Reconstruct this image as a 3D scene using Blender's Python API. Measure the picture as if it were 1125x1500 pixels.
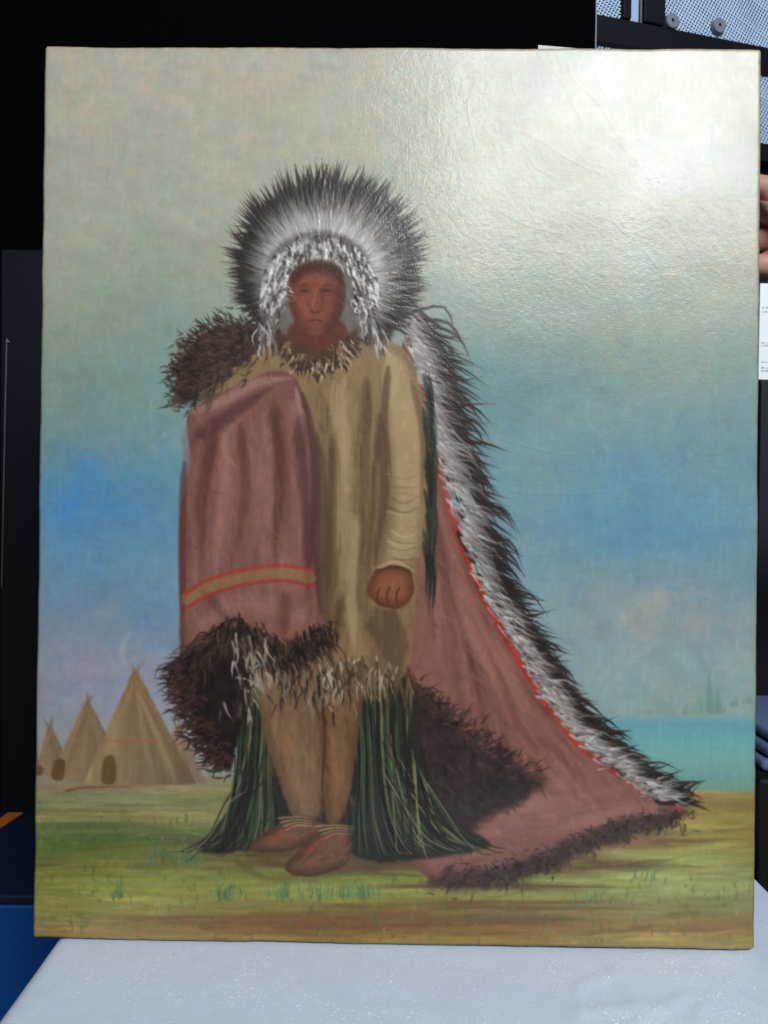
import bpy, bmesh, math
import numpy as np
from mathutils import Vector, Matrix, noise as mnoise

scene = bpy.context.scene
for o in list(bpy.data.objects):
    bpy.data.objects.remove(o)

# ------------------------------------------------------------------ camera
FPX, CXP, CYP = 1177.0, 562.5, 750.0            # focal length and centre, in photograph pixels
CAM_H = 0.37966
RC = np.array([[0.9999211, -0.00722006, 0.0102792],      # world axes seen from the camera (columns)
               [-0.01013015, 0.02038605, 0.99974086],
               [-0.00742774, -0.99976611, 0.02031131]])
cam_d = bpy.data.cameras.new('camera')
cam = bpy.data.objects.new('camera', cam_d)
scene.collection.objects.link(cam)
Rw = RC.T                                        # camera -> world
m = Matrix.Identity(4)
for i in range(3):
    for j in range(3):
        m[i][j] = float(Rw[i, j])
m[0][3], m[1][3], m[2][3] = 0.0, 0.0, CAM_H
cam.matrix_world = m
cam_d.sensor_fit = 'HORIZONTAL'
cam_d.sensor_width = 36.0
cam_d.lens = 36.0 * FPX / 1125.0
cam_d.clip_start = 0.02
cam_d.clip_end = 50.0
cam_d.dof.use_dof = True
cam_d.dof.focus_distance = 0.69
cam_d.dof.aperture_fstop = 18.0
scene.camera = cam


def ray(px, py):
    d = Rw @ np.array([(px - CXP) / FPX, -(py - CYP) / FPX, -1.0])
    return d


def at_y(px, py, y):
    """world point seen at photograph pixel (px, py) at depth y"""
    d = ray(px, py)
    t = y / d[1]
    return Vector((d[0] * t, y, CAM_H + d[2] * t))


def at_z(px, py, z=0.0):
    d = ray(px, py)
    t = (z - CAM_H) / d[2]
    return Vector((d[0] * t, d[1] * t, z))


# ------------------------------------------------------------------ light
world = bpy.data.worlds.new('World')
scene.world = world
world.use_nodes = True
bg = world.node_tree.nodes['Background']
bg.inputs[0].default_value = (0.86, 0.93, 1.0, 1)
bg.inputs[1].default_value = 0.10


def area(name, loc, target, sx, sy, power, col):
    l = bpy.data.lights.new(name, 'AREA')
    l.shape = 'RECTANGLE'
    l.size, l.size_y = sx, sy
    l.energy = power
    l.color = col
    o = bpy.data.objects.new(name, l)
    scene.collection.objects.link(o)
    o.location = loc
    d = Vector(target) - Vector(loc)
    o.rotation_euler = d.to_track_quat('-Z', 'Y').to_euler()
    o['kind'] = 'helper'
    return o


# the tall window behind the photographer's right shoulder: its image is the sheen on the varnish
area('window_light', (0.75, -1.25, 1.80), (0.75, 1.0, 1.80), 1.31, 1.02, 95.0, (0.915, 0.96, 1.0))
# a small lamp added in front of that window to make the hot spot near the top edge
area('hot_spot_lamp', (0.70, -1.18, 1.75), (0.2, 0.67, 0.7), 0.12, 0.2, 1.6, (1.0, 0.98, 0.95))

vs = scene.view_settings
vs.view_transform = 'Standard'
vs.look = 'None'
vs.exposure = 0.0
vs.gamma = 1.0
vs.use_curve_mapping = False

# ------------------------------------------------------------------ helpers
COL = scene.collection


def s2l(c):
    c = np.asarray(c, dtype=np.float64)
    if c.max() > 1.5:
        c = c / 255.0
    return np.where(c <= 0.04045, c / 12.92, ((c + 0.055) / 1.055) ** 2.4)


def material(name, rgb, rough=0.5, spec=0.5, metal=0.0, bump=0.0, bscale=200.0, var=0.0, vscale=8.0,
             stretch=(1, 1, 1), rvar=0.0):
    mt = bpy.data.materials.new(name)
    mt.use_nodes = True
    nt = mt.node_tree
    b = nt.nodes['Principled BSDF']
    b.inputs['Base Color'].default_value = (*rgb, 1)
    b.inputs['Roughness'].default_value = rough
    b.inputs['Specular IOR Level'].default_value = spec
    b.inputs['Metallic'].default_value = metal
    tc = nt.nodes.new('ShaderNodeTexCoord')
    mp = nt.nodes.new('ShaderNodeMapping')
    mp.inputs['Scale'].default_value = stretch
    nt.links.new(tc.outputs['Object'], mp.inputs['Vector'])
    if var > 0 or rvar > 0:
        n = nt.nodes.new('ShaderNodeTexNoise')
        n.inputs['Scale'].default_value = vscale
        n.inputs['Detail'].default_value = 6
        nt.links.new(mp.outputs[0], n.inputs['Vector'])
        if var > 0:
            r = nt.nodes.new('ShaderNodeMapRange')
            r.inputs['To Min'].default_value = 1 - var
            r.inputs['To Max'].default_value = 1 + var
            nt.links.new(n.outputs['Fac'], r.inputs['Value'])
            mx = nt.nodes.new('ShaderNodeMix')
            mx.data_type = 'RGBA'
            mx.blend_type = 'MULTIPLY'
            mx.inputs['Factor'].default_value = 1
            mx.inputs[6].default_value = (*rgb, 1)
            nt.links.new(r.outputs[0], mx.inputs[7])
            nt.links.new(mx.outputs[2], b.inputs['Base Color'])
        if rvar > 0:
            r2 = nt.nodes.new('ShaderNodeMapRange')
            r2.inputs['To Min'].default_value = max(rough - rvar, 0.03)
            r2.inputs['To Max'].default_value = rough + rvar
            nt.links.new(n.outputs['Fac'], r2.inputs['Value'])
            nt.links.new(r2.outputs[0], b.inputs['Roughness'])
    if bump > 0:
        n2 = nt.nodes.new('ShaderNodeTexNoise')
        n2.inputs['Scale'].default_value = bscale
        n2.inputs['Detail'].default_value = 4
        nt.links.new(mp.outputs[0], n2.inputs['Vector'])
        bp = nt.nodes.new('ShaderNodeBump')
        bp.inputs['Strength'].default_value = bump
        bp.inputs['Distance'].default_value = 0.001
        nt.links.new(n2.outputs['Fac'], bp.inputs['Height'])
        nt.links.new(bp.outputs[0], b.inputs['Normal'])
    return mt


def link(name, me, mat, parent=None, smooth=False):
    o = bpy.data.objects.new(name, me)
    COL.objects.link(o)
    if mat is not None:
        me.materials.append(mat)
    if parent is not None:
        o.parent = parent
    if smooth:
        me.shade_smooth()
    return o


def bm_obj(name, bm, mat, parent=None, smooth=False):
    me = bpy.data.meshes.new(name)
    bm.normal_update()
    bm.to_mesh(me)
    bm.free()
    return link(name, me, mat, parent, smooth)


def box(bm, lo, hi, bevel=0.0, seg=2, mat=None):
    lo, hi = Vector(lo), Vector(hi)
    c = (lo + hi) / 2
    s = hi - lo
    M = Matrix.Translation(c) @ Matrix.Diagonal((*s, 1))
    if mat is not None:
        M = mat @ M
    r = bmesh.ops.create_cube(bm, size=1.0, matrix=M)
    if bevel > 0:
        es = list({e for v in r['verts'] for e in v.link_edges})
        bmesh.ops.bevel(bm, geom=es, offset=bevel, segments=seg, profile=0.5, affect='EDGES')


def empty(name, loc=(0, 0, 0), rot=(0, 0, 0)):
    o = bpy.data.objects.new(name, None)
    COL.objects.link(o)
    o.location = loc
    o.rotation_euler = rot
    o.empty_display_size = 0.05
    return o


def tag(o, label=None, cat=None, group=None, kind=None):
    if label: o['label'] = label
    if cat: o['category'] = cat
    if group: o['group'] = group
    if kind: o['kind'] = kind
    return o


# ------------------------------------------------------------------ the setting: floor and the wall of black behind
FLOOR_Z = -0.78
bm = bmesh.new()
box(bm, (-3, -2.5, FLOOR_Z - 0.05), (3, 3, FLOOR_Z))
tag(bm_obj('floor', bm, material('floor_vinyl', (0.045, 0.045, 0.05), 0.5, 0.3, var=0.3, vscale=3)), kind='structure')
bm = bmesh.new()
box(bm, (-3, 2.2, FLOOR_Z), (3, 2.25, 2.2))
tag(bm_obj('wall', bm, material('wall_black', (0.006, 0.006, 0.008), 0.9, 0.1, var=0.3, vscale=3)), kind='structure')

# ================================================================== THE PAINTED SURFACE
# Everything is laid out on the canvas in the pixel frame of the picture plane, then turned into pigment on a
# dense sheet whose vertices also carry the relief of the brushwork, the buckles and the creases.
NX, NY = 840, 1052
PW, PH = 0.61, 0.76134
TL, TR, BR, BL = map(np.array, ([65., 67.], [1117., 70.], [1106., 1394.], [47., 1377.]))
uu = np.linspace(0, 1, NX)[None, :]
vv = np.linspace(0, 1, NY)[:, None]
GX = (TL[0] * (1 - uu) + TR[0] * uu) * (1 - vv) + (BL[0] * (1 - uu) + BR[0] * uu) * vv
GY = (TL[1] * (1 - uu) + TR[1] * uu) * (1 - vv) + (BL[1] * (1 - uu) + BR[1] * uu) * vv
GX = GX.astype(np.float32)
GY = GY.astype(np.float32)
C = np.zeros((NY, NX, 3), np.float32)            # pigment, display values 0..1
HGT = np.zeros((NY, NX), np.float32)             # relief, millimetres
OWN = np.zeros((NY, NX), np.int8)                # which painted thing a spot belongs to
STATE = {'own': 0}
rng = np.random.default_rng(11)


def rgb(*c):
    return np.array(c, np.float32) / 255.0


def vnoise(X, Y, sx, sy, seed, octaves=4, gain=0.5):
    r = np.random.default_rng(seed)
    out = np.zeros_like(X)
    amp, tot = 1.0, 0.0
    for k in range(octaves):
        lat = r.random((64, 64)).astype(np.float32)
        x = X / sx * 2 ** k + 7.3 * k
        y = Y / sy * 2 ** k + 3.1 * k
        xi, yi = np.floor(x).astype(int), np.floor(y).astype(int)
        fx, fy = x - xi, y - yi
        fx = fx * fx * (3 - 2 * fx)
        fy = fy * fy * (3 - 2 * fy)
        a = lat[yi % 64, xi % 64]; b = lat[yi % 64, (xi + 1) % 64]
        c = lat[(yi + 1) % 64, xi % 64]; d = lat[(yi + 1) % 64, (xi + 1) % 64]
        out += amp * ((a * (1 - fx) + b * fx) * (1 - fy) + (c * (1 - fx) + d * fx) * fy)
        tot += amp
        amp *= gain
    return out / tot * 2 - 1


def window(x0, x1, y0, y1, pad=6):
    us, vs2 = [], []
    for x in (x0 - pad, x1 + pad):
        for y in (y0 - pad, y1 + pad):
            v = (y - 68) / 1317
            for _ in range(2):
                u = (x - (65 - 18 * v)) / (1052 + 7 * v)
                v = (y - (67 + 3 * u)) / (1310 + 14 * u)
            us.append(u); vs2.append(v)
    j0, j1 = int(min(us) * (NX - 1)) - 1, int(max(us) * (NX - 1)) + 3
    i0, i1 = int(min(vs2) * (NY - 1)) - 1, int(max(vs2) * (NY - 1)) + 3
    j0, i0 = max(j0, 0), max(i0, 0)
    j1, i1 = min(j1, NX), min(i1, NY)
    if j1 <= j0 or i1 <= i0:
        return None
    return (slice(i0, i1), slice(j0, j1))


def smooth_closed(pts, n=6):
    P = np.array(pts, float)
    out = []
    N = len(P)
    for i in range(N):
        p0, p1, p2, p3 = P[i - 1], P[i], P[(i + 1) % N], P[(i + 2) % N]
        for t in np.linspace(0, 1, n, endpoint=False):
            out.append(0.5 * ((2 * p1) + (-p0 + p2) * t + (2 * p0 - 5 * p1 + 4 * p2 - p3) * t * t
                              + (-p0 + 3 * p1 - 3 * p2 + p3) * t ** 3))
    return np.array(out)


def smooth_open(pts, n=8):
    P = np.array(pts, float)
    Q = np.vstack([2 * P[0] - P[1], P, 2 * P[-1] - P[-2]])
    out = []
    for i in range(1, len(Q) - 2):
        p0, p1, p2, p3 = Q[i - 1], Q[i], Q[i + 1], Q[i + 2]
        for t in np.linspace(0, 1, n, endpoint=False):
            out.append(0.5 * ((2 * p1) + (-p0 + p2) * t + (2 * p0 - 5 * p1 + 4 * p2 - p3) * t * t
                              + (-p0 + 3 * p1 - 3 * p2 + p3) * t ** 3))
    out.append(P[-1])
    return np.array(out)


def blend(sl, a, col, h=0.0, own_thr=0.5):
    a = np.clip(a, 0, 1)
    C[sl] = C[sl] * (1 - a[..., None]) + col * a[..., None]
    if h:
        HGT[sl] += h * a
    if STATE['own']:
        o = OWN[sl]
        o[a > own_thr] = STATE['own']


def poly(pts, col, soft=2.0, alpha=1.0, curve=5, wob=1.5, tex=0.05, tsx=30, tsy=60, h=0.0, shade=None):
    """fill a smooth closed outline; col may be a colour or f(X, Y) -> colours"""
    P = smooth_closed(pts, curve) if curve else np.array(pts, float)
    sl = window(P[:, 0].min(), P[:, 0].max(), P[:, 1].min(), P[:, 1].max(), 8)
    X, Y = GX[sl], GY[sl]
    if wob:
        Xw = X + wob * vnoise(X, Y, 14, 14, 5, 3)
        Yw = Y + wob * vnoise(X, Y, 14, 14, 6, 3)
    else:
        Xw, Yw = X, Y
    inside = np.zeros(X.shape, bool)
    d2 = np.full(X.shape, 1e9, np.float32)
    for k in range(len(P)):
        (x1, y1), (x2, y2) = P[k - 1], P[k]
        if y1 != y2:
            c = ((y1 > Yw) != (y2 > Yw)) & (Xw < (x2 - x1) * (Yw - y1) / (y2 - y1) + x1)
            inside ^= c
        ex, ey = x2 - x1, y2 - y1
        L = ex * ex + ey * ey + 1e-9
        t = np.clip(((Xw - x1) * ex + (Yw - y1) * ey) / L, 0, 1)
        np.minimum(d2, (Xw - x1 - t * ex) ** 2 + (Yw - y1 - t * ey) ** 2, out=d2)
    d = np.sqrt(d2)
    sd = np.where(inside, d, -d)
    a = np.clip(0.5 + sd / (2 * soft), 0, 1) * alpha
    c = col(X, Y, sd) if callable(col) else np.broadcast_to(col, X.shape + (3,))
    if tex:
        c = c * (1 + tex * vnoise(X, Y, tsx, tsy, int(abs(P[0, 0]) + abs(P[0, 1])), 4)[..., None])
    blend(sl, a, c, h)
    return P


def stroke(pts, w0, w1, c0, c1=None, alpha=1.0, soft=0.9, bristle=0.35, h=0.02, taper=0.35, n=5):
    """one loaded brush stroke along a curve; colour runs from c0 to c1, width from w0 to w1"""
    P = smooth_open(pts, n) if len(pts) > 2 else np.array([np.array(pts[0], float) * (1 - t) + np.array(pts[1], float) * t
                                                           for t in np.linspace(0, 1, 3)])
    wm = max(w0, w1)
    sl = window(P[:, 0].min() - wm, P[:, 0].max() + wm, P[:, 1].min() - wm, P[:, 1].max() + wm, 2)
    if sl is None:
        return
    X, Y = GX[sl], GY[sl]
    best = np.full(X.shape, 1e9, np.float32)
    S = np.zeros(X.shape, np.float32)
    SD = np.zeros(X.shape, np.float32)
    K = len(P) - 1
    for k in range(K):
        ex, ey = P[k + 1] - P[k]
        L = ex * ex + ey * ey + 1e-9
        rx, ry = X - P[k, 0], Y - P[k, 1]
        t = np.clip((rx * ex + ry * ey) / L, 0, 1)
        d = (rx - t * ex) ** 2 + (ry - t * ey) ** 2
        mk = d < best
        best = np.where(mk, d, best)
        S = np.where(mk, (k + t) / K, S)
        SD = np.where(mk, (rx * ey - ry * ex) / math.sqrt(L), SD)
    w = w0 + (w1 - w0) * S
    if taper > 0:
        w = w * np.clip(S / (taper * 0.4) + 0.35, 0, 1) * np.clip((1 - S) / taper + 0.12, 0, 1)
    d = np.sqrt(best)
    a = np.clip((w - d) / soft + 0.5, 0, 1) * alpha
    if bristle and wm > 1.5:
        tb = rng.random(24).astype(np.float32)
        u = np.clip((SD / (wm + 1e-3) + 1) * 11.5, 0, 22.99)
        ui = u.astype(int)
        br = tb[ui] * (1 - (u - ui)) + tb[ui + 1] * (u - ui)
        a = a * (1 - bristle * br * (0.4 + 0.6 * S))
    if c1 is None:
        col = np.broadcast_to(c0, X.shape + (3,))
    else:
        col = c0 * (1 - S[..., None]) + c1 * S[..., None]
    blend(sl, a, col, h)


def jit(c, s=0.05):
    return np.clip(c * (1 + rng.normal(0, s)) + rng.normal(0, s * 0.07, 3).astype(np.float32), 0, 1).astype(np.float32)


def along(pts, n=60):
    P = smooth_open(pts, 12)
    seg = np.r_[0, np.cumsum(np.linalg.norm(np.diff(P, axis=0), axis=1))]
    s = np.linspace(0, seg[-1], n)
    Q = np.c_[np.interp(s, seg, P[:, 0]), np.interp(s, seg, P[:, 1])]
    T = np.gradient(Q, axis=0)
    T /= np.linalg.norm(T, axis=1)[:, None] + 1e-9
    return Q, T


def fur(path, ang, length, cols, n=200, width=2.2, spread=16, scatter=5, tip=None, alpha=0.9, curl=0.2):
    """tufts set along a path; ang is a screen angle in degrees (or f(s, tangent))"""
    Q, T = along(path, 80)
    for s in rng.random(n):
        k = s * 79
        i = int(k)
        q = Q[i] + rng.normal(0, scatter, 2)
        a = ang(s, T[i]) if callable(ang) else ang
        a = math.radians(a + rng.normal(0, spread))
        L = (length(s) if callable(length) else length) * rng.uniform(0.55, 1.15)
        d = np.array([math.cos(a), math.sin(a)])
        pn = np.array([-d[1], d[0]]) * L * rng.normal(0, curl)
        c = jit(cols[rng.integers(len(cols))], 0.10)
        stroke([q, q + d * L * 0.5 + pn * 0.6, q + d * L], width * rng.uniform(0.6, 1.3), 0.6, c,
               c if tip is None else jit(tip, 0.1), alpha=alpha, bristle=0.3, h=0.03, n=3)


# ---------------------------------------------------------------- sky
def ramp(Y, stops):
    ys = [s[0] for s in stops]
    return np.stack([np.interp(Y, ys, [s[1][k] / 255 for s in stops]) for k in range(3)], -1).astype(np.float32)


warp = 70 * vnoise(GX, GY, 230, 170, 21, 4) + 18 * vnoise(GX, GY, 60, 46, 22, 3)
skyL = ramp(GY + warp, [(60, (171, 168, 155)), (200, (168, 167, 152)), (330, (164, 168, 152)), (450, (154, 163, 147)),
                        (545, (136, 154, 143)), (630, (118, 149, 148)), (700, (108, 147, 164)), (780, (104, 147, 174)),
                        (860, (112, 149, 172)), (940, (132, 150, 170)), (1010, (148, 152, 168)), (1090, (152, 157, 160)),
                        (1160, (150, 150, 140))])
skyR = ramp(GY + warp, [(60, (171, 170, 157)), (330, (167, 167, 151)), (430, (156, 162, 148)), (510, (140, 156, 146)),
                        (590, (120, 150, 150)), (690, (108, 147, 160)), (780, (106, 146, 163)), (860, (114, 148, 160)),
                        (930, (126, 152, 160)), (1000, (136, 160, 161)), (1060, (138, 163, 158)), (1160, (140, 158, 150))])
mixlr = np.clip((GX - 250) / 480, 0, 1)[..., None]
C[:] = skyL * (1 - mixlr) + skyR * mixlr
cl = vnoise(GX, GY, 170, 90, 31, 5)
C += (cl * 0.025)[..., None] * np.array([1.2, 0.9, 0.5], np.float32)
cl2 = np.clip(vnoise(GX, GY, 90, 60, 33, 4) - 0.12, 0, 1)[..., None]
C[:] = C * (1 - 0.30 * cl2) + rgb(186, 176, 152) * 0.30 * cl2
# pink cloud low on the right, violet haze low on the left, the blue openings
for (x, y, rx, ry, c, a) in [(955, 885, 75, 42, (176, 165, 150), .55), (1040, 930, 70, 30, (170, 160, 150), .4),
                             (130, 985, 110, 60, (160, 152, 172), .45), (110, 735, 85, 60, (72, 140, 200), .6),
                             (955, 745, 120, 80, (88, 140, 176), .4), (690, 600, 60, 90, (112, 152, 154), .5), (800, 570, 130, 60, (104, 138, 138), .75), (960, 520, 120, 40, (132, 150, 140), .4), (560, 380, 80, 60, (164, 170, 158), .4), (700, 760, 50, 120, (120, 160, 168), .4), (220, 660, 70, 60, (108, 156, 164), .4), (1060, 640, 70, 90, (122, 146, 142), .4), (330, 130, 160, 60, (178, 166, 150), .3), (180, 270, 120, 60, (160, 162, 160), .35), (420, 220, 120, 60, (176, 172, 146), .3),
                             (780, 900, 60, 60, (150, 176, 176), .4), (150, 590, 120, 50, (126, 150, 138), .4),
                             (250, 560, 90, 60, (124, 158, 156), .35), (650, 200, 130, 120, (165, 165, 142), .25)]:
    sl = window(x - 3.2 * rx, x + 3.2 * rx, y - 3.2 * ry, y + 3.2 * ry)
    X_, Y_ = GX[sl], GY[sl]
    wx, wy = 34 * vnoise(X_, Y_, 70, 60, int(x) + 1, 3), 34 * vnoise(X_, Y_, 70, 60, int(y) + 2, 3)
    g = np.exp(-(((X_ + wx - x) / rx) ** 2 + ((Y_ + wy - y) / ry) ** 2)) * (1 + 0.9 * vnoise(X_, Y_, 34, 26, int(x), 4))
    g = np.clip(a * g, 0, 1)[..., None]
    C[sl] = C[sl] * (1 - g) + rgb(*c) * g
# scumbled brushwork of the sky: thin broken touches of warmer, cooler, lighter and darker paint
TINT = [(1.05, 1.02, .95), (.96, 1.0, 1.05), (1.05, 1.04, 1.03), (.94, .96, .97), (1.05, .98, .97), (.96, 1.03, 1.0)]
for k in range(5600):
    x, y = rng.uniform(40, 1120), rng.uniform(60, 1060)
    i = int(np.clip((y - 68) / 1318 * NY, 0, NY - 1)); j = int(np.clip((x - 56) / 1055 * NX, 0, NX - 1))
    a = rng.normal(-.5 if (x // 90 + y // 70) % 2 else .7, 0.7)
    L = rng.uniform(8, 40)
    dx, dy = math.cos(a) * L, math.sin(a) * L
    c = np.clip(C[i, j] * np.array(TINT[rng.integers(6)]) * (1 + rng.normal(0, 0.012)), 0, 1).astype(np.float32)
    stroke([(x, y), (x + dx / 2 + rng.normal(0, 4), y + dy / 2 + rng.normal(0, 4)), (x + dx, y + dy)],
           rng.uniform(2, 9), rng.uniform(1.5, 6), c, alpha=0.5, soft=3, bristle=0.9, h=0.02, n=2)
mot = vnoise(GX, GY, 26, 20, 35, 5)
C *= (1 + .030 * mot)[..., None]
C[..., 0] *= 1 + .018 * vnoise(GX, GY, 60, 44, 36, 4)
C[..., 2] *= 1 - .022 * vnoise(GX, GY, 60, 44, 36, 4)

# ---------------------------------------------------------------- water, far shore, ground
wl = np.clip((GY - 1046 - 3 * vnoise(GX, GY, 60, 8, 3, 2)) / 12, 0, 1) * np.clip((GX - 560) / 60, 0, 1)
wc = ramp(GY, [(1040, (126, 166, 168)), (1062, (106, 158, 168)), (1090, (112, 168, 172)), (1115, (122, 168, 160)),
               (1140, (112, 158, 150)), (1170, (120, 150, 120))])
C[:] = C * (1 - wl[..., None]) + wc * wl[..., None]
for (x, b, hgt, w, c) in [(1040, 1046, 78, 8, (112, 150, 138)), (1024, 1046, 46, 7, (120, 154, 140)),
                          (1052, 1046, 52, 6, (108, 148, 134)), (965, 1046, 26, 16, (124, 156, 142)),
                          (950, 1048, 16, 14, (128, 158, 146)), (1078, 1036, 20, 9, (118, 150, 136)),
                          (1096, 1032, 18, 8, (116, 148, 134)), (1008, 1048, 22, 8, (126, 156, 142))]:
    for q in range(14):
        xx = x + rng.normal(0, w * 0.5)
        top = b - hgt * rng.uniform(0.4, 1) * max(0.3, 1 - abs(xx - x) / (w * 1.6))
        stroke([(xx, b), (xx + rng.normal(0, 1), top)], 3.2, 0.8, jit(rgb(*c), .04), alpha=0.4, soft=2.5, h=0.01)

horizon = 1136 + 22 * np.clip((GX - 300) / 500, 0, 1)
gm = np.clip((GY - horizon - 2.5 * vnoise(GX, GY, 70, 12, 8, 3)) / 5, 0, 1)
gw = 10 * vnoise(GX, GY, 240, 14, 44, 4)
gL = ramp(GY + gw, [(1130, (160, 130, 105)), (1150, (158, 138, 102)), (1170, (140, 144, 98)), (1192, (160, 144, 92)),
                    (1215, (98, 114, 66)), (1240, (104, 116, 56)), (1262, (128, 124, 60)), (1290, (142, 148, 72)),
                    (1318, (148, 145, 78)), (1345, (156, 136, 84)), (1365, (160, 132, 82)), (1395, (172, 146, 84))])
gC = ramp(GY + gw, [(1130, (140, 140, 92)), (1170, (138, 140, 84)), (1210, (118, 122, 66)), (1250, (104, 88, 52)),
                    (1275, (112, 112, 52)), (1305, (146, 150, 74)), (1335, (124, 100, 56)), (1355, (118, 82, 50)),
                    (1378, (156, 126, 60)), (1395, (160, 136, 60))])
gR = ramp(GY + gw, [(1130, (160, 146, 92)), (1165, (160, 144, 88)), (1185, (138, 112, 66)), (1205, (158, 144, 80)),
                    (1240, (140, 122, 68)), (1265, (156, 152, 86)), (1300, (150, 154, 92)), (1340, (132, 134, 80)),
                    (1362, (140, 112, 68)), (1395, (160, 140, 78))])
k1 = np.clip((GX - 180) / 300, 0, 1)[..., None]
k2 = np.clip((GX - 640) / 300, 0, 1)[..., None]
gcol = (gL * (1 - k1) + gC * k1) * (1 - k2) + gR * k2
C[:] = C * (1 - gm[..., None]) + gcol * gm[..., None]
for k in range(2600):
    x = rng.uniform(30, 1110)
    y = rng.uniform(1140 + 20 * min(max((x - 300) / 500, 0), 1), 1400)
    i = int(np.clip((y - 68) / 1318 * NY, 0, NY - 1)); j = int(np.clip((x - 56) / 1055 * NX, 0, NX - 1))
    c = np.clip(C[i, j] * (1 + rng.normal(0, 0.11)) + rng.normal(0, 0.018, 3), 0, 1).astype(np.float32)
    L = rng.uniform(20, 130)
    stroke([(x - L / 2, y + rng.normal(0, 2)), (x, y + rng.normal(0, 1.5)), (x + L / 2, y + rng.normal(0, 2))],
           rng.uniform(1, 4.5), rng.uniform(1, 3), c, alpha=0.55, soft=1.4, bristle=0.7, h=0.012, n=3)
for (x0, x1, y, w, c, al) in [(60, 330, 1217, 13, (84, 104, 62), .5), (230, 420, 1236, 8, (92, 80, 54), .6),
                              (200, 700, 1348, 9, (118, 80, 48), .55), (540, 960, 1300, 9, (98, 70, 46), .7),
                              (560, 1010, 1328, 8, (104, 76, 52), .55), (890, 1100, 1236, 7, (104, 78, 50), .6),
                              (900, 960, 1270, 4, (96, 72, 50), .6), (960, 1105, 1360, 9, (134, 102, 66), .5),
                              (70, 180, 1158, 4, (150, 112, 88), .6), (560, 1000, 1275, 12, (96, 74, 50), .5),
                              (660, 860, 1350, 10, (100, 74, 54), .4), (90, 420, 1297, 9, (150, 156, 80), .5),
                              (400, 640, 1308, 9, (150, 158, 82), .5), (940, 1100, 1300, 16, (160, 168, 104), .45)]:
    for q in range(9):
        a0 = x0 + rng.uniform(0, 0.35) * (x1 - x0)
        a1 = x1 - rng.uniform(0, 0.35) * (x1 - x0)
        yy = y + rng.normal(0, w * 0.45)
        stroke([(a0, yy), ((a0 + a1) / 2, yy + rng.normal(0, 2)), (a1, yy + rng.normal(0, 2))], w * .35, w * .25,
               jit(rgb(*c), .05), alpha=al * .55, soft=2, bristle=0.8, h=0.012)
for k in range(760):                              # blades of grass
    x = rng.uniform(50, 1100)
    y = rng.choice([rng.uniform(1205, 1250), rng.uniform(1260, 1385)])
    if x > 560 and y < 1290:
        continue
    L = rng.uniform(5, 17)
    c = jit(rgb(*[(96, 124, 60), (70, 100, 62), (120, 140, 66), (86, 112, 74), (112, 96, 54)][rng.integers(5)]), .1)
    stroke([(x, y), (x + rng.normal(0, 2), y - L * .6), (x + rng.normal(0, 5), y - L)], 1.6, .7, c, alpha=0.5, bristle=0, h=0.015, n=2)
for (cx, n) in [(235, 18), (282, 20), (330, 14), (410, 14), (470, 12), (515, 16), (175, 10), (540, 14), (860, 6), (950, 8)]:
    by = {235: 1262, 282: 1268, 860: 1330, 950: 1288}.get(cx, 1318)
    for q in range(n):
        x = cx + rng.normal(0, 12)
        L = rng.uniform(10, 32)
        stroke([(x, by + rng.normal(0, 3)), (x + rng.normal(0, 2), by - L * .6), (x + rng.normal(0, 6), by - L)], 1.5, .6,
               jit(rgb(84, 118, 78), .12), alpha=0.6, bristle=0, h=0.015, n=2)

# ---------------------------------------------------------------- the camp of tents on the left
tent_ids = {}


def tent(idn, apex, bl, br, by, col, door=None, band=None):
    STATE['own'] = idn
    ax, ay = apex
    base = rgb(*col)

    def shade(X, Y, sd):
        t = np.clip((X - (bl + br) / 2) / (br - bl) * 2, -1, 1)[..., None]
        v = np.clip((Y - ay) / (by - ay), 0, 1)[..., None]
        lo = base * np.array([1.05, .92, .84], np.float32)
        return (lo * (1 - v) + base * v) * (1.02 - 0.20 * t) * (1 + .12 * vnoise(X, Y, 18, 60, 61, 3)[..., None])
    poly([(ax - 3, ay), (ax + 4, ay), (br, by - 3), ((bl + br) / 2, by + 3), (bl, by - 2)], shade, soft=1.6, curve=0, wob=1.2,
         tex=0.10, tsx=14, tsy=40, h=0.03, alpha=.93)
    for q in range(26):                           # seams running from the smoke flap to the hem
        f = rng.random()
        x = bl + (br - bl) * f
        stroke([(ax + rng.normal(0, 2), ay + 14), (ax * .4 + x * .6, ay + (by - ay) * .62), (x, by - 2)], 2.6, 4.5,
               jit(base, .2), alpha=0.3, soft=2, bristle=.6, h=0.01)
    for q in range(5):
        stroke([(ax, ay + 6), (ax + rng.normal(0, 9), ay - rng.uniform(8, 22))], 1.2, .7, jit(rgb(128, 104, 78), .1), alpha=.7, bristle=0)
    if band:
        for yy, al in band:
            f = (yy - ay) / (by - ay)
            x0, x1 = ax + (bl - ax) * f, ax + (br - ax) * f
            stroke([(x0 + 2, yy), ((x0 + x1) / 2, yy + 3), (x1 - 2, yy)], 2.2, 2.0, rgb(168, 104, 76), alpha=al, bristle=.6)
    if door:
        dx, dy, w, h_ = door
        poly([(dx - w, dy + h_), (dx - w * .8, dy - h_ * .5), (dx + w * .1, dy - h_), (dx + w, dy - h_ * .6), (dx + w * .8, dy + h_)],
             rgb(100, 72, 42), soft=1.5, alpha=.85, tex=.15)
    STATE['own'] = 0


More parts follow.
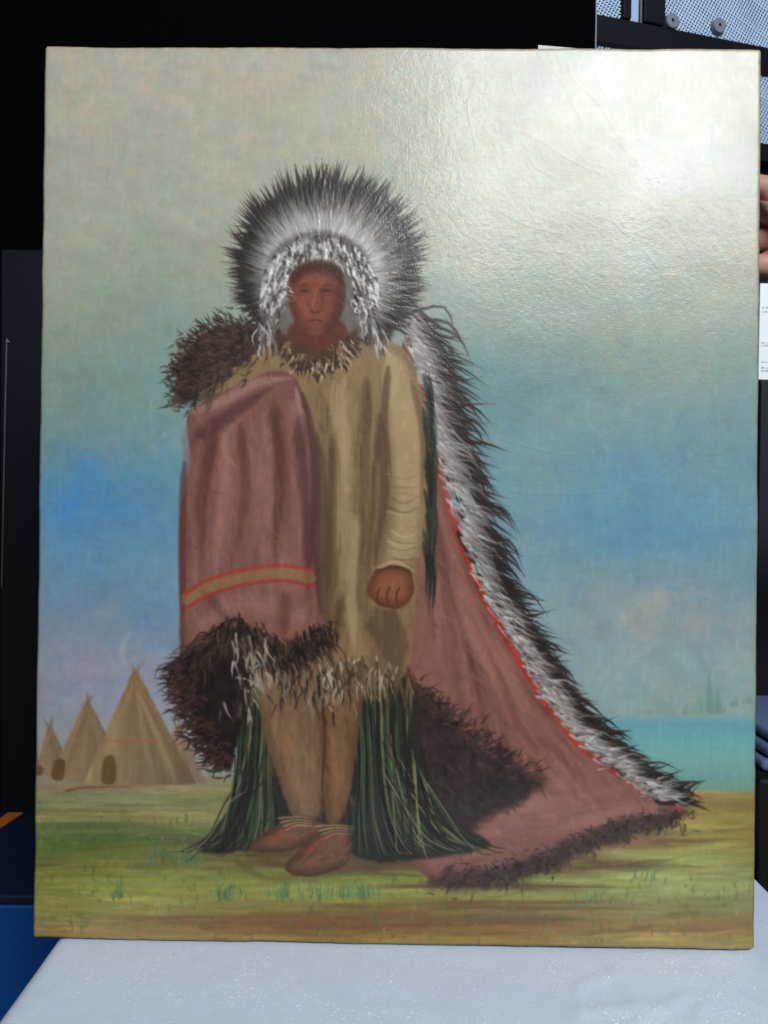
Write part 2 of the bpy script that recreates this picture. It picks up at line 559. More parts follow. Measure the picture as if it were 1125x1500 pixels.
tent(2, (73, 1068), 50, 108, 1138, (134, 112, 86), door=(57, 1130, 5, 7))
tent(3, (262, 1066), 224, 304, 1150, (150, 126, 106))
tent(4, (128, 1030), 72, 190, 1146, (138, 114, 84), door=(86, 1128, 9, 15))
tent(5, (199, 985), 122, 288, 1152, (136, 115, 84), door=(160, 1128, 10, 20), band=[(1012, .75), (1086, .6)])
for q in range(16):
    x = rng.uniform(60, 300)
    stroke([(x, 1153 + rng.normal(0, 3)), (x + rng.uniform(30, 80), 1154 + rng.normal(0, 3))], 3, 2, jit(rgb(158, 132, 98), .07), alpha=.5, bristle=.7)
stroke([(96, 1161), (130, 1155), (205, 1154)], 2.4, 1.2, rgb(108, 70, 46), alpha=.8)
for q in range(4):
    stroke([(186, 985 - 4), (178, 955), (190 + 3 * q, 925)], 3, 5, rgb(172, 176, 184), alpha=.15, soft=4, h=0)

# ---------------------------------------------------------------- the standing figure: a plain hooded traveller in a trailing mantle
STATE['own'] = 1
ROSE, ROSE_D, ROSE_L = rgb(130, 91, 82), rgb(80, 48, 44), rgb(158, 118, 108)
TAN, TAN_D, TAN_L = rgb(140, 116, 86), rgb(84, 64, 46), rgb(174, 152, 118)
FUR, FUR_D, FUR_L = rgb(66, 53, 48), rgb(40, 33, 32), rgb(104, 88, 76)

# shadow on the grass
STATE['own'] = 0
for q in range(40):
    x = rng.uniform(300, 900)
    stroke([(x, 1262 + rng.normal(0, 10)), (x + 60, 1264 + rng.normal(0, 10)), (x + 150, 1262 + rng.normal(0, 9))], 6, 3, jit(rgb(96, 70, 48), .08),
           alpha=.4, soft=3, bristle=.7)
STATE['own'] = 1


def rose(X, Y, sd):
    t = vnoise(X, Y, 60, 120, 71, 4)[..., None]
    c = ROSE * (1 + 0.10 * t)
    e = np.clip(1 - sd / 22, 0, 1)[..., None]
    return c * (1 - .35 * e) + ROSE_D * .35 * e


# mantle sweeping to the ground on the right
poly([(592, 500), (628, 580), (650, 700), (690, 840), (752, 960), (838, 1086), (930, 1158), (1006, 1188), (972, 1206),
      (884, 1226), (782, 1268), (690, 1296), (610, 1268), (580, 1100), (596, 800)], rose, soft=1.8, h=.03, tex=.05)
edge = [(616, 560), (648, 690), (690, 828), (752, 950), (838, 1078), (930, 1150), (1000, 1184)]
Qe, Te = along(edge, 60)
for k in range(260):                              # folds parallel to the edge, fanning towards the hem
    f = rng.random() ** .8
    s0 = rng.uniform(0.15, .8)
    i0 = int(s0 * 59); i1 = min(59, i0 + rng.integers(8, 22))
    off0, off1 = -f * 60 * (0.5 + s0), -f * 120 * (0.5 + s0)
    p0 = Qe[i0] + np.array([off0, abs(off0) * .25]); p1 = Qe[i1] + np.array([off1, abs(off1) * .3])
    if p1[1] > 1260:
        continue
    c = [ROSE, ROSE_L, ROSE_D, rgb(150, 100, 82)][rng.integers(4)]
    stroke([p0, (p0 + p1) / 2 + rng.normal(0, 5, 2), p1], rng.uniform(3, 9), rng.uniform(2, 6), jit(c, .06), alpha=.22, soft=4, bristle=.7, h=.015)
for k in range(150):
    x = rng.uniform(690, 960); y = 1200 + rng.normal(0, 22) + max(0, 800 - x) * .2
    stroke([(x - 50, y + 8), (x, y - 4), (x + 50, y - 8)], rng.uniform(3, 9), 3, jit([ROSE, ROSE_L, rgb(150, 104, 92)][rng.integers(3)], .07),
           alpha=.25, soft=4, bristle=.7, h=.015)
for k in range(560):
    x = rng.uniform(600, 960); y = rng.uniform(700, 1270)
    i = int(np.clip((y - 68) / 1318 * NY, 0, NY - 1)); j = int(np.clip((x - 56) / 1055 * NX, 0, NX - 1))
    if OWN[i, j] != 1:
        continue
    a = rng.normal(.95 if y < 1160 else -.1, .3); L = rng.uniform(10, 46)
    c = np.clip(C[i, j] * np.array([(1.10, 1.02, .96), (.88, .86, .88), (1.04, 1.06, 1.08), (.94, .86, .82)][rng.integers(4)]), 0, 1).astype(np.float32)
    stroke([(x, y), (x + math.cos(a) * L / 2 + rng.normal(0, 3), y + math.sin(a) * L / 2), (x + math.cos(a) * L, y + math.sin(a) * L)], rng.uniform(1.5, 6), 1.5, c, alpha=.5, soft=2, bristle=.9, h=.03, n=2)
# the dark fur lining turned out behind the legs
poly([(585, 1000), (640, 1030), (690, 1080), (760, 1128), (800, 1150), (742, 1185), (690, 1218), (640, 1250), (570, 1250), (560, 1100)],
     rgb(58, 48, 46), soft=7, wob=8, tex=.18, tsx=12, tsy=18)
for k in range(420):
    f = rng.random()
    x = 575 + rng.random() * 190
    y = 1020 + rng.random() * 215
    if y < 1000 + (x - 600) * .75 or y > 1255 - (x - 600) * .45:
        continue
    a = rng.normal(1.0, .5)
    L = rng.uniform(8, 22)
    stroke([(x, y), (x + L * math.cos(a), y + L * math.sin(a))], 2.5, .8, jit([FUR, FUR_D, rgb(78, 66, 62)][rng.integers(3)], .1), alpha=.5, bristle=.3)
fur([(600, 1010), (660, 1052), (720, 1100), (790, 1146)], -25, 22, [FUR, FUR_D, rgb(84, 62, 56)], n=260, width=2.2, spread=35, scatter=8, alpha=.6)
# fur hem lying on the grass
poly([(1010, 1190), (960, 1192), (900, 1206), (850, 1228), (790, 1252), (720, 1272), (640, 1282), (640, 1300), (730, 1300), (800, 1280), (870, 1246), (940, 1226), (990, 1208)],
     rgb(64, 52, 48), soft=8, wob=9, alpha=.85, tex=.25, tsx=14, tsy=10)
fur([(1008, 1194), (950, 1208), (880, 1226), (800, 1262), (720, 1284), (650, 1290)], 150, 15, [FUR, FUR_D, rgb(84, 68, 62), rgb(72, 56, 52)], n=700, width=1.9, spread=60, scatter=8, alpha=.6)
# a narrow plain border and the pale, dark-tipped fur edging of the mantle
for k in range(59):
    stroke([Qe[k], Qe[k + 1]], 6, 6, jit(rgb(156, 54, 46), .08), alpha=.75 if 14 < k else .3, taper=0, bristle=.4, h=.03)


def out_angle(s, t):
    return math.degrees(math.atan2(t[1], t[0])) - 38 + 12 * s


elen = lambda s: 92 - 40 * s
fur([(606, 470), (640, 590), (668, 690), (706, 820), (766, 940), (850, 1066), (940, 1142), (1000, 1176)], out_angle, elen,
    [FUR_D, FUR, rgb(52, 42, 40)], n=900, width=3.3, spread=10, scatter=6, tip=rgb(46, 38, 36), alpha=.9)
fur([(596, 470), (630, 590), (660, 690), (698, 820), (758, 940), (842, 1066), (934, 1144), (992, 1176)], out_angle, lambda s: 58 - 26 * s,
    [rgb(196, 194, 186), rgb(168, 166, 160), rgb(140, 136, 132), rgb(208, 206, 200)], n=900, width=2.0, spread=11, scatter=7, tip=rgb(98, 90, 86), alpha=.7)

# under-robe: dark, green-black, falling in long folds to the ground
poly([(352, 985), (440, 970), (560, 985), (606, 1000), (622, 1110), (662, 1196), (722, 1238), (640, 1256), (540, 1262), (470, 1225),
      (380, 1246), (292, 1246), (336, 1190), (352, 1090)], rgb(50, 48, 40), soft=3, wob=3, tex=.12)
for k in range(330):
    left = rng.random() < .45
    if k % 9 == 0:
        left = k % 2 == 0
    if left:
        x0 = rng.uniform(352, 408); x1 = 300 + (x0 - 352) * 1.9 + rng.normal(0, 8); yb = 1246 - abs(x1 - 340) * .12
        pts = [(x0, rng.uniform(1000, 1090)), (x0 - 4, 1130 + rng.normal(0, 10)), (x0 * .72 + x1 * .28, 1196), (x0 * .35 + x1 * .65, 1232), (x1, yb)]
    else:
        x0 = rng.uniform(522, 604); x1 = 520 + (x0 - 522) * 2.3 + rng.normal(0, 8); yb = 1256 - abs(x1 - 560) * .06
        pts = [(x0, rng.uniform(1000, 1090)), (x0 + 4, 1120 + rng.normal(0, 10)), (x0 * .72 + x1 * .28, 1190), (x0 * .35 + x1 * .65, 1232), (x1, yb)]
    c = [(36, 34, 30), (54, 70, 50), (84, 92, 66), (128, 122, 96), (32, 29, 28), (50, 76, 66), (42, 40, 34), (36, 33, 30), (44, 40, 34)][rng.integers(9)]
    stroke(pts, rng.uniform(.9, 2.4), rng.uniform(.8, 2), jit(rgb(*c), .1), alpha=.7, soft=1, bristle=.4, h=.03)

for k in range(60):
    if k % 2:
        x0, x1 = rng.uniform(346, 392), rng.uniform(270, 372)
    else:
        x0, x1 = rng.uniform(560, 620), rng.uniform(580, 735)
    yb = 1244 + rng.normal(0, 6)
    stroke([(x0, 1110 + rng.normal(0, 20)), ((x0 * 2 + x1) / 3, 1180), ((x0 + x1 * 2) / 3, 1226), (x1, yb), (x1 + np.sign(x1 - x0) * rng.uniform(4, 26), yb + rng.normal(1, 4))],
           1.6, .7, jit([rgb(44, 38, 32), rgb(128, 120, 92), rgb(58, 72, 56), rgb(36, 30, 28)][rng.integers(4)], .1), alpha=.75, bristle=0, h=.03)
# legs and soft boots
for P, c in [([(372, 960), (474, 965), (480, 1090), (470, 1195), (438, 1206), (412, 1150), (386, 1060)], rgb(126, 100, 76)),
             ([(468, 965), (534, 965), (526, 1090), (508, 1190), (482, 1204), (472, 1100)], rgb(122, 92, 66))]:
    poly(P, lambda X, Y, sd, c=c: c * (0.80 + 0.24 * np.clip(sd / 20, 0, 1))[..., None], soft=1.6, tex=.07, h=.03)
for k in range(110):
    x = rng.uniform(392, 520); y = rng.uniform(985, 1150)
    stroke([(x, y), (x + rng.normal(0, 3), y + 24), (x + rng.normal(4, 5), y + 48)], rng.uniform(2, 6), 2, jit([TAN_D, TAN, rgb(120, 88, 66)][rng.integers(3)], .07),
           alpha=.2, soft=3, bristle=.6)
stroke([(474, 985), (478, 1080), (472, 1190)], 3, 2, rgb(66, 46, 36), alpha=.7, soft=2)
for P in ([(366, 1244), (388, 1222), (432, 1198), (472, 1202), (470, 1228), (430, 1246), (390, 1250)],
          [(420, 1276), (440, 1246), (478, 1212), (512, 1212), (518, 1250), (500, 1272), (456, 1286)]):
    poly(P, lambda X, Y, sd: rgb(124, 90, 68) * (0.62 + 0.32 * np.clip(sd / 14, 0, 1))[..., None], soft=1.5, tex=.09, h=.04)
for k in range(120):
    x, y = (rng.uniform(380, 466), rng.uniform(1204, 1244)) if k % 2 else (rng.uniform(434, 512), rng.uniform(1220, 1278))
    i = int(np.clip((y - 68) / 1318 * NY, 0, NY - 1)); j = int(np.clip((x - 56) / 1055 * NX, 0, NX - 1))
    c = np.clip(C[i, j] * np.array([(1.18, 1.12, 1.05), (.78, .76, .76), (1.0, .95, .9)][rng.integers(3)]), 0, 1).astype(np.float32)
    stroke([(x, y), (x + rng.uniform(6, 18), y - rng.uniform(2, 12))], rng.uniform(1, 3), 1, c, alpha=.5, soft=1.2, bristle=.7, h=.03)
for k in range(240):
    x, y = rng.uniform(385, 520), rng.uniform(985, 1190)
    i = int(np.clip((y - 68) / 1318 * NY, 0, NY - 1)); j = int(np.clip((x - 56) / 1055 * NX, 0, NX - 1))
    if C[i, j, 0] < .3:
        continue
    c = np.clip(C[i, j] * np.array([(1.12, 1.08, 1.02), (.82, .80, .80), (1.0, .94, .88), (.9, .92, .94)][rng.integers(4)]), 0, 1).astype(np.float32)
    L = rng.uniform(8, 34)
    stroke([(x, y), (x + rng.normal(2, 2), y + L)], rng.uniform(1, 4), 1, c, alpha=.5, soft=1.4, bristle=.8, h=.03)
for x, y in [(426, 1206), (482, 1218)]:
    for q in range(7):
        stroke([(x - 18 + 2 * q, y + 3 * q - 6), (x + 12, y + 2 * q - 8), (x + 40, y + 2 * q - 6)], 1.6, 1, jit([rgb(170, 150, 110), rgb(80, 54, 40)][q % 2], .08), alpha=.7)
    stroke([(x - 30, y + 32), (x - 8, y + 12), (x + 14, y + 4)], 2.4, 1.4, rgb(160, 70, 52), alpha=.7)

# tunic
poly([(300, 600), (318, 545), (372, 500), (440, 486), (470, 520), (470, 600), (400, 620)], TAN * .96, soft=2, tex=.08, h=.03)
poly([(384, 505), (440, 486), (520, 486), (572, 500), (604, 540), (616, 700), (612, 880), (598, 985), (560, 1000), (520, 985), (486, 1005),
      (470, 940), (462, 760), (440, 600)],
     lambda X, Y, sd: TAN * (1 + 0.08 * vnoise(X, Y, 30, 90, 77, 4) - 0.16 * np.clip((Y - 700) / 280, 0, 1) * np.clip(vnoise(X, Y, 40, 200, 78, 2) + .6, 0, 1))[..., None],
     soft=1.8, tex=.06, tsx=16, tsy=60, h=.03)
for k in range(220):
    x = rng.uniform(470, 604); y = rng.uniform(560, 900); L = rng.uniform(30, 110)
    stroke([(x, y), (x + rng.normal(0, 3), y + L / 2), (x + rng.normal(0, 5), y + L)], rng.uniform(2, 7), 2, jit([TAN, TAN_L, TAN_D, rgb(130, 112, 82)][rng.integers(4)], .06),
           alpha=.2, soft=3, bristle=.7)
for k in range(34):
    x = rng.uniform(480, 600); y = rng.uniform(560, 860); L = rng.uniform(20, 60)
    stroke([(x, y), (x + rng.normal(0, 1.5), y + L)], 1.3, .6, jit(rgb(78, 60, 42), .1), alpha=.55, bristle=0)
for k in range(520):
    x = rng.uniform(468, 628); y = rng.uniform(520, 985); a = rng.normal(1.5, .25); L = rng.uniform(8, 40)
    i = int(np.clip((y - 68) / 1318 * NY, 0, NY - 1)); j = int(np.clip((x - 56) / 1055 * NX, 0, NX - 1))
    c = np.clip(C[i, j] * np.array([(1.10, 1.06, 1.0), (.86, .84, .82), (1.02, .98, .92), (.92, .88, .84)][rng.integers(4)]), 0, 1).astype(np.float32)
    if x > 612:
        continue
    stroke([(x, y), (x + math.cos(a) * L, y + math.sin(a) * L)], rng.uniform(1, 4.5), 1, c, alpha=.5, soft=1.4, bristle=.9, h=.03)
for (pts, w, c, a) in [([(500, 560), (506, 700), (500, 860)], 14, TAN_L, .14), ([(540, 560), (536, 700), (528, 900)], 9, TAN_D, .12),
                       ([(490, 640), (488, 780), (486, 920)], 8, TAN_D, .16), ([(520, 760), (516, 860), (520, 970)], 13, TAN_L, .15),
                       ([(556, 640), (548, 760), (538, 900)], 7, TAN_D, .14), ([(500, 880), (490, 960)], 9, TAN_D, .15)]:
    for q in range(7):
        stroke([np.array(p) + rng.normal(0, w * .4, 2) for p in pts], w * rng.uniform(.4, 1), w * .5, jit(c, .07), alpha=a * 1.4, soft=4, bristle=.9, h=.02)
for q in range(5):                                # soft dark fold beside the mantle, and below the sleeve
    stroke([(466, 640), (476, 760), (474, 900), (492, 985)], 12 - q, 9, rgb(74, 54, 46), alpha=.16, soft=8, h=0)
    stroke([(560, 610), (566, 720), (552, 830)], 8, 6, rgb(78, 58, 50), alpha=.2, soft=6, h=0)
    stroke([(556, 900), (576, 940), (590, 990)], 26, 18, rgb(74, 58, 44), alpha=.14, soft=10, h=0)
fur([(478, 985), (520, 975), (560, 985), (606, 985)], 88, 46, [rgb(96, 78, 58), rgb(70, 56, 44), rgb(120, 100, 76), rgb(160, 148, 128)], n=130, width=2.4, spread=9, scatter=10)
# sleeve and hand
poly([(556, 516), (590, 516), (616, 560), (630, 640), (630, 730), (612, 832), (560, 834), (574, 740), (566, 640)],
     lambda X, Y, sd: rgb(158, 136, 102) * (0.78 + 0.26 * np.clip(sd / 16, 0, 1))[..., None], soft=1.5, tex=.07, h=.03)
for k in range(16):
    y = rng.uniform(690, 820)
    stroke([(572 + rng.normal(0, 3), y), (596, y + rng.normal(6, 4)), (622, y + rng.normal(0, 5))], 2.2, 1.2, jit([TAN_D, TAN_L, rgb(120, 98, 72)][rng.integers(3)], .08), alpha=.35, bristle=.3)
for q in range(4):
    stroke([(572, 540), (566, 620), (576, 700)], 5, 4, rgb(92, 70, 54), alpha=.3, soft=4, h=.01)
    stroke([(606, 560), (622, 640), (620, 740)], 4, 4, rgb(104, 82, 60), alpha=.25, soft=4, h=.01)
for q in range(60):                               # dark green fold of the mantle's inside behind the arm
    x = rng.uniform(628, 642); y = rng.uniform(540, 820)
    stroke([(x - 6, y), (x, y + 40), (x - 3, y + 90)], 3, 1.5, jit([rgb(46, 46, 40), rgb(58, 72, 62), rgb(40, 36, 34)][rng.integers(3)], .1), alpha=.6)
poly([(542, 858), (560, 832), (598, 834), (609, 858), (602, 884), (578, 894), (548, 882)],
     lambda X, Y, sd: rgb(132, 84, 62) * (0.72 + 0.34 * np.clip(sd / 16, 0, 1))[..., None], soft=1.4, tex=.08, h=.03)
for x in (556, 570, 584):
    stroke([(x + 4, 862), (x - 1, 876), (x + 3, 890)], 1.5, .8, rgb(72, 40, 32), alpha=.75, bristle=0)
stroke([(556, 834), (582, 826), (610, 838)], 3, 2.5, TAN_L, alpha=.8)
stroke([(552, 840), (582, 833), (612, 845)], 1.3, 1.0, rgb(70, 52, 38), alpha=.8)

# front of the mantle, drawn across the chest
poly([(276, 612), (300, 592), (352, 566), (402, 546), (436, 556), (456, 610), (468, 700), (466, 820), (474, 900), (486, 922), (452, 936),
      (412, 958), (380, 934), (346, 918), (304, 950), (268, 980), (265, 880), (266, 760), (280, 680)], rose, soft=1.6, h=.04, tex=.06)
for k in range(300):
    x = rng.uniform(276, 462); y = rng.uniform(600, 900); L = rng.uniform(30, 110)
    t = (x - 276) / 186
    c = [ROSE, ROSE_L, rgb(126, 90, 86), rgb(146, 108, 104)][rng.integers(4)]
    stroke([(x, y), (x + rng.normal(0, 4) + 6 * (t - .5), y + L / 2), (x + rng.normal(0, 6), y + L)], rng.uniform(3, 10), 3, jit(c, .05), alpha=.2, soft=4, bristle=.7, h=.012)
for q in range(6):                                # the folded-over upper edge and the rounded right-hand edge
    stroke([(284, 606), (330, 588), (380, 562), (430, 556)], 9 - q, 6, jit(rgb(158, 122, 112), .04), alpha=.28, soft=5)
    stroke([(290, 640), (322, 622), (362, 594), (400, 570)], 15 - q, 6, rgb(82, 54, 54), alpha=.2, soft=7)
    stroke([(446, 580), (464, 680), (464, 800), (472, 900)], 7, 5, rgb(84, 56, 54), alpha=.2, soft=5)
    stroke([(436, 572), (452, 650), (456, 740)], 4, 3, rgb(172, 136, 128), alpha=.16, soft=3)
    stroke([(272, 680), (268, 800), (270, 960)], 5, 5, rgb(96, 58, 54), alpha=.22, soft=4)
for (pts, w, c, a) in [
        ([(318, 640), (300, 730), (296, 830)], 15, ROSE_D, .10), ([(352, 620), (356, 720), (340, 830)], 11, ROSE_D, .09),
        ([(404, 600), (414, 700), (406, 830)], 13, ROSE_D, .10), ([(334, 630), (326, 740), (318, 860)], 9, ROSE_L, .12),
        ([(384, 610), (390, 700), (378, 830)], 12, ROSE_L, .13), ([(430, 590), (440, 700), (438, 820)], 8, ROSE_L, .12),
        ([(290, 920), (340, 890), (400, 892), (460, 910)], 14, ROSE_L, .10), ([(440, 620), (454, 760), (456, 890)], 12, rgb(70, 44, 42), .12),
        ([(300, 870), (350, 930)], 10, ROSE_D, .08), ([(420, 870), (416, 945)], 9, ROSE_D, .10)]:
    for q in range(7):
        o2 = rng.normal(0, w * .45, 2)
        stroke([np.array(p) + o2 + rng.normal(0, 2, 2) for p in pts], w * rng.uniform(.4, 1), w * .5, jit(c, .07), alpha=a * 1.6, soft=4, bristle=.9, h=.02)
for k in range(420):
    x = rng.uniform(272, 462); y = rng.uniform(600, 930); a = rng.normal(1.45, .35); L = rng.uniform(8, 34)
    i = int(np.clip((y - 68) / 1318 * NY, 0, NY - 1)); j = int(np.clip((x - 56) / 1055 * NX, 0, NX - 1))
    if OWN[i, j] != 1:
        continue
    c = np.clip(C[i, j] * np.array([(1.08, 1.02, .98), (.92, .92, .95), (1.04, 1.06, 1.08), (.94, .9, .88)][rng.integers(4)]), 0, 1).astype(np.float32)
    stroke([(x, y), (x + math.cos(a) * L, y + math.sin(a) * L)], rng.uniform(1.2, 4), 1.2, c, alpha=.5, soft=1.6, bristle=.9, h=.03)
for dx, w, c, a in [(0, 11, (150, 122, 74), .55), (-11, 2.8, (164, 58, 46), .8), (11, 2.8, (160, 54, 44), .8)]:
    stroke([(271, 884 + dx), (310, 862 + dx), (370, 846 + dx), (420, 842 + dx), (466, 850 + dx)], w, w, rgb(*c), alpha=a, taper=.05, bristle=.5, h=.03)
# dark fur falling below it
poly([(266, 976), (304, 948), (346, 922), (380, 940), (400, 960), (372, 1010), (352, 1080), (340, 1130), (312, 1108), (284, 1050), (262, 1010)], FUR_D * 1.1, soft=3, wob=5, tex=.2, tsx=9, tsy=14)
fur([(268, 978), (306, 950), (346, 920), (384, 940), (414, 958), (452, 938), (486, 922)], lambda s, t: 100 - 30 * (s > .5) + 25 * (s < .3), lambda s: 46 - 14 * s,
    [FUR, FUR_D, FUR_D, rgb(84, 68, 56)], n=800, width=2.0, spread=20, scatter=8, alpha=.75)
fur([(268, 985), (276, 1030), (300, 1080), (330, 1120)], 165, 22, [FUR_D, FUR, rgb(76, 52, 46)], n=380, width=2.2, spread=32, scatter=10, alpha=.8)
fur([(344, 935), (372, 960), (368, 1010), (356, 1050)], 82, 30, [rgb(150, 142, 128), rgb(96, 84, 72), rgb(184, 176, 160), FUR], n=90, width=1.8, spread=16, scatter=12)
fur([(400, 985), (440, 1010), (480, 1000), (500, 1030)], 92, 34, [rgb(120, 106, 86), FUR, rgb(150, 140, 120), FUR_D], n=90, width=2, spread=14, scatter=14, alpha=.7)
# fur collar over the shoulder
poly([(262, 590), (262, 545), (290, 500), (330, 480), (376, 482), (386, 505), (344, 540), (300, 572), (280, 592)], FUR, soft=3, wob=5, tex=.2, tsx=9, tsy=12)
fur([(264, 592), (266, 545), (294, 502), (340, 482), (380, 490)], lambda s, t: 170 + 60 * s, 15, [FUR, FUR_D, FUR, rgb(82, 67, 60)], n=480, width=1.9, spread=26, scatter=9, alpha=.7)
fur([(290, 580), (320, 545), (370, 510)], 140, 24, [FUR, rgb(88, 73, 65), FUR_D], n=300, width=1.8, spread=32, scatter=14, alpha=.6)

# the hood: a wide fur ruff, dark outside and pale within, round a shaded face
HC = np.array([472., 420.])


def ruff(a, k):
    """outline radius at screen angle a (radians): fuller above and to the right"""
    up, rt = -math.sin(a), math.cos(a)
    return k * (128 + 44 * max(up, 0) + 22 * max(rt, 0) - 18 * max(-up, 0))


ring = [HC + ruff(a, .88) * np.array([math.cos(a), math.sin(a)]) for a in np.linspace(math.radians(-208), math.radians(28), 22)]
poly(ring + [(560, 500), (390, 496)], lambda X, Y, sd: rgb(64, 56, 54) * np.ones(X.shape + (1,), np.float32), soft=5, wob=6, tex=.2, tsx=10, tsy=10)
for lay, (r0, r1, n, cols, tip, w) in enumerate([
        (.62, 1.02, 620, [FUR, rgb(58, 50, 50), rgb(76, 68, 66)], rgb(44, 38, 38), 4.2),
        (.42, .82, 700, [rgb(168, 166, 160), rgb(140, 138, 134), rgb(190, 188, 182)], rgb(84, 78, 76), 3.4),
        (.36, .66, 700, [rgb(206, 204, 196), rgb(186, 184, 178), rgb(166, 164, 158)], rgb(150, 146, 142), 2.8)]):
    for k in range(n):
        a = math.radians(rng.uniform(-212, 34))
        L0, L1 = ruff(a, r0 * rng.uniform(.92, 1.08)), ruff(a, r1 * rng.uniform(.86, 1.08))
        a2 = a + rng.normal(0, .07)
        p0 = HC + L0 * np.array([math.cos(a), math.sin(a)]); p1 = HC + L1 * np.array([math.cos(a2), math.sin(a2)])
        stroke([p0, (p0 + p1) / 2 + rng.normal(0, 3, 2), p1], w * rng.uniform(.6, 1.2), .7, jit(cols[rng.integers(len(cols))], .07), jit(tip, .08), alpha=.85, bristle=.35, h=.035, n=3)
# hood cloth between ruff and face, grey and shaggy
poly([(388, 478), (386, 420), (408, 362), (468, 338), (528, 360), (552, 420), (556, 480), (540, 500), (404, 500)], rgb(110, 104, 98), soft=4, wob=4, tex=.16, tsx=8, tsy=12)
for k in range(640):
    a = math.radians(rng.uniform(-205, 25))
    r = rng.uniform(50, 84)
    q = np.array([470 + r * math.cos(a), 428 + r * 1.02 * math.sin(a)])
    dn = np.array([.35 * math.cos(a), .9]) * rng.uniform(9, 20)
    c = [rgb(196, 194, 188), rgb(150, 146, 140), rgb(90, 84, 80), rgb(58, 52, 50), rgb(214, 212, 206)][rng.integers(5)]
    stroke([q, q + dn * .5 + rng.normal(0, 2, 2), q + dn], 2.4, .8, jit(c, .08), alpha=.85, bristle=.3, h=.04, n=2)
# neck, face
poly([(436, 470), (500, 470), (512, 508), (470, 528), (426, 506)], rgb(96, 54, 44), soft=3, tex=.1)
poly([(424, 432), (432, 398), (466, 386), (500, 398), (509, 432), (500, 468), (484, 492), (466, 499), (448, 490), (432, 466)],
     lambda X, Y, sd: rgb(124, 72, 56) * (0.72 + 0.30 * np.clip(sd / 22, 0, 1) + 0.05 * np.clip((455 - X) / 30, -1, 1))[..., None], soft=2, tex=.07, tsx=12, tsy=16, h=.02)
FL = lambda *c: rgb(*c)
for (pts, w, c, a) in [([(440, 404), (466, 396), (492, 404)], 8, (86, 48, 40), .5), ([(446, 412), (464, 408), (480, 412)], 6, (146, 92, 72), .3),
                       ([(498, 420), (502, 446), (494, 470), (480, 488)], 8, (80, 44, 38), .5), ([(430, 430), (436, 456), (446, 478)], 5, (98, 54, 44), .4),
                       ([(440, 444), (450, 452), (452, 466)], 6, (150, 94, 74), .35), ([(480, 446), (486, 454), (480, 466)], 5, (136, 82, 64), .3),
                       ([(442, 426), (450, 425), (458, 428)], 5, (84, 46, 38), .5), ([(474, 428), (484, 425), (493, 428)], 5, (76, 42, 36), .55),
                       ([(456, 486), (466, 490), (476, 487)], 5, (144, 90, 72), .3), ([(474, 430), (475, 446), (472, 456)], 3, (92, 50, 42), .5)]:
    for q in range(3):
        stroke([np.array(p) + rng.normal(0, 1.3, 2) for p in pts], w * .8, w * .6, jit(FL(*c), .06), alpha=a * .6, soft=3, bristle=.6, h=.02)
for k in range(150):
    a = rng.uniform(0, 6.28); r = rng.random() ** .5
    x, y = 466 + 38 * r * math.cos(a), 442 + 52 * r * math.sin(a)
    i = int(np.clip((y - 68) / 1318 * NY, 0, NY - 1)); j = int(np.clip((x - 56) / 1055 * NX, 0, NX - 1))
    c = np.clip(C[i, j] * np.array([(1.08, 1.04, 1.0), (.9, .88, .88), (1.05, .96, .92), (.96, 1.0, 1.02)][rng.integers(4)]), 0, 1).astype(np.float32)
    t = rng.normal(1.3, .6)
    stroke([(x, y), (x + 7 * math.cos(t), y + 7 * math.sin(t))], 2.2, 1.2, c, alpha=.4, soft=1.4, bristle=.6, h=.02)
for (x, w) in ((450, 8), (484, 8)):               # brows and eyes, only hinted in the hood's shade
    stroke([(x - w, 421), (x, 418), (x + w, 421)], 1.8, 1.0, rgb(62, 36, 30), alpha=.6, bristle=0)
    stroke([(x - w + 2, 428), (x, 427.5), (x + w - 2, 429)], 1.8, 1.2, rgb(46, 28, 26), alpha=.7, bristle=0)
stroke([(465, 426), (463, 440), (460, 452)], 1.8, 2.4, rgb(156, 102, 82), alpha=.5, soft=2, bristle=0)
stroke([(457, 457), (465, 460), (474, 456)], 1.8, 1.2, rgb(60, 34, 30), alpha=.65, bristle=0)
stroke([(455, 472), (466, 470.5), (478, 473)], 1.7, 1.1, rgb(70, 36, 32), alpha=.7, bristle=0)
for q in range(4):                                # cast shade of the hood
    stroke([(430, 414), (448, 394), (468, 388), (490, 394), (506, 414)], 7, 7, rgb(58, 36, 32), alpha=.22, soft=5, bristle=.3, taper=.1)
# neckcloth: a dark fur-edged scarf
poly([(408, 486), (432, 498), (468, 518), (504, 500), (526, 484), (526, 516), (500, 540), (466, 550), (430, 538), (410, 512)], rgb(84, 60, 46), soft=3, wob=3, tex=.16, tsx=9, tsy=9)
fur([(412, 500), (436, 524), (466, 536), (498, 524), (522, 500)], lambda s, t: 130 - 80 * s, 18, [rgb(70, 50, 40), rgb(112, 88, 66), rgb(52, 38, 32), rgb(170, 156, 132)], n=190, width=2.2, spread=18, scatter=7)
fur([(400, 470), (396, 486), (392, 500)], 92, 26, [rgb(176, 172, 164), rgb(110, 104, 98), FUR], n=60, width=2, spread=8, scatter=7)
fur([(540, 470), (548, 486), (556, 500)], 80, 28, [rgb(176, 172, 164), rgb(110, 104, 98), FUR], n=60, width=2, spread=8, scatter=8)
STATE['own'] = 0

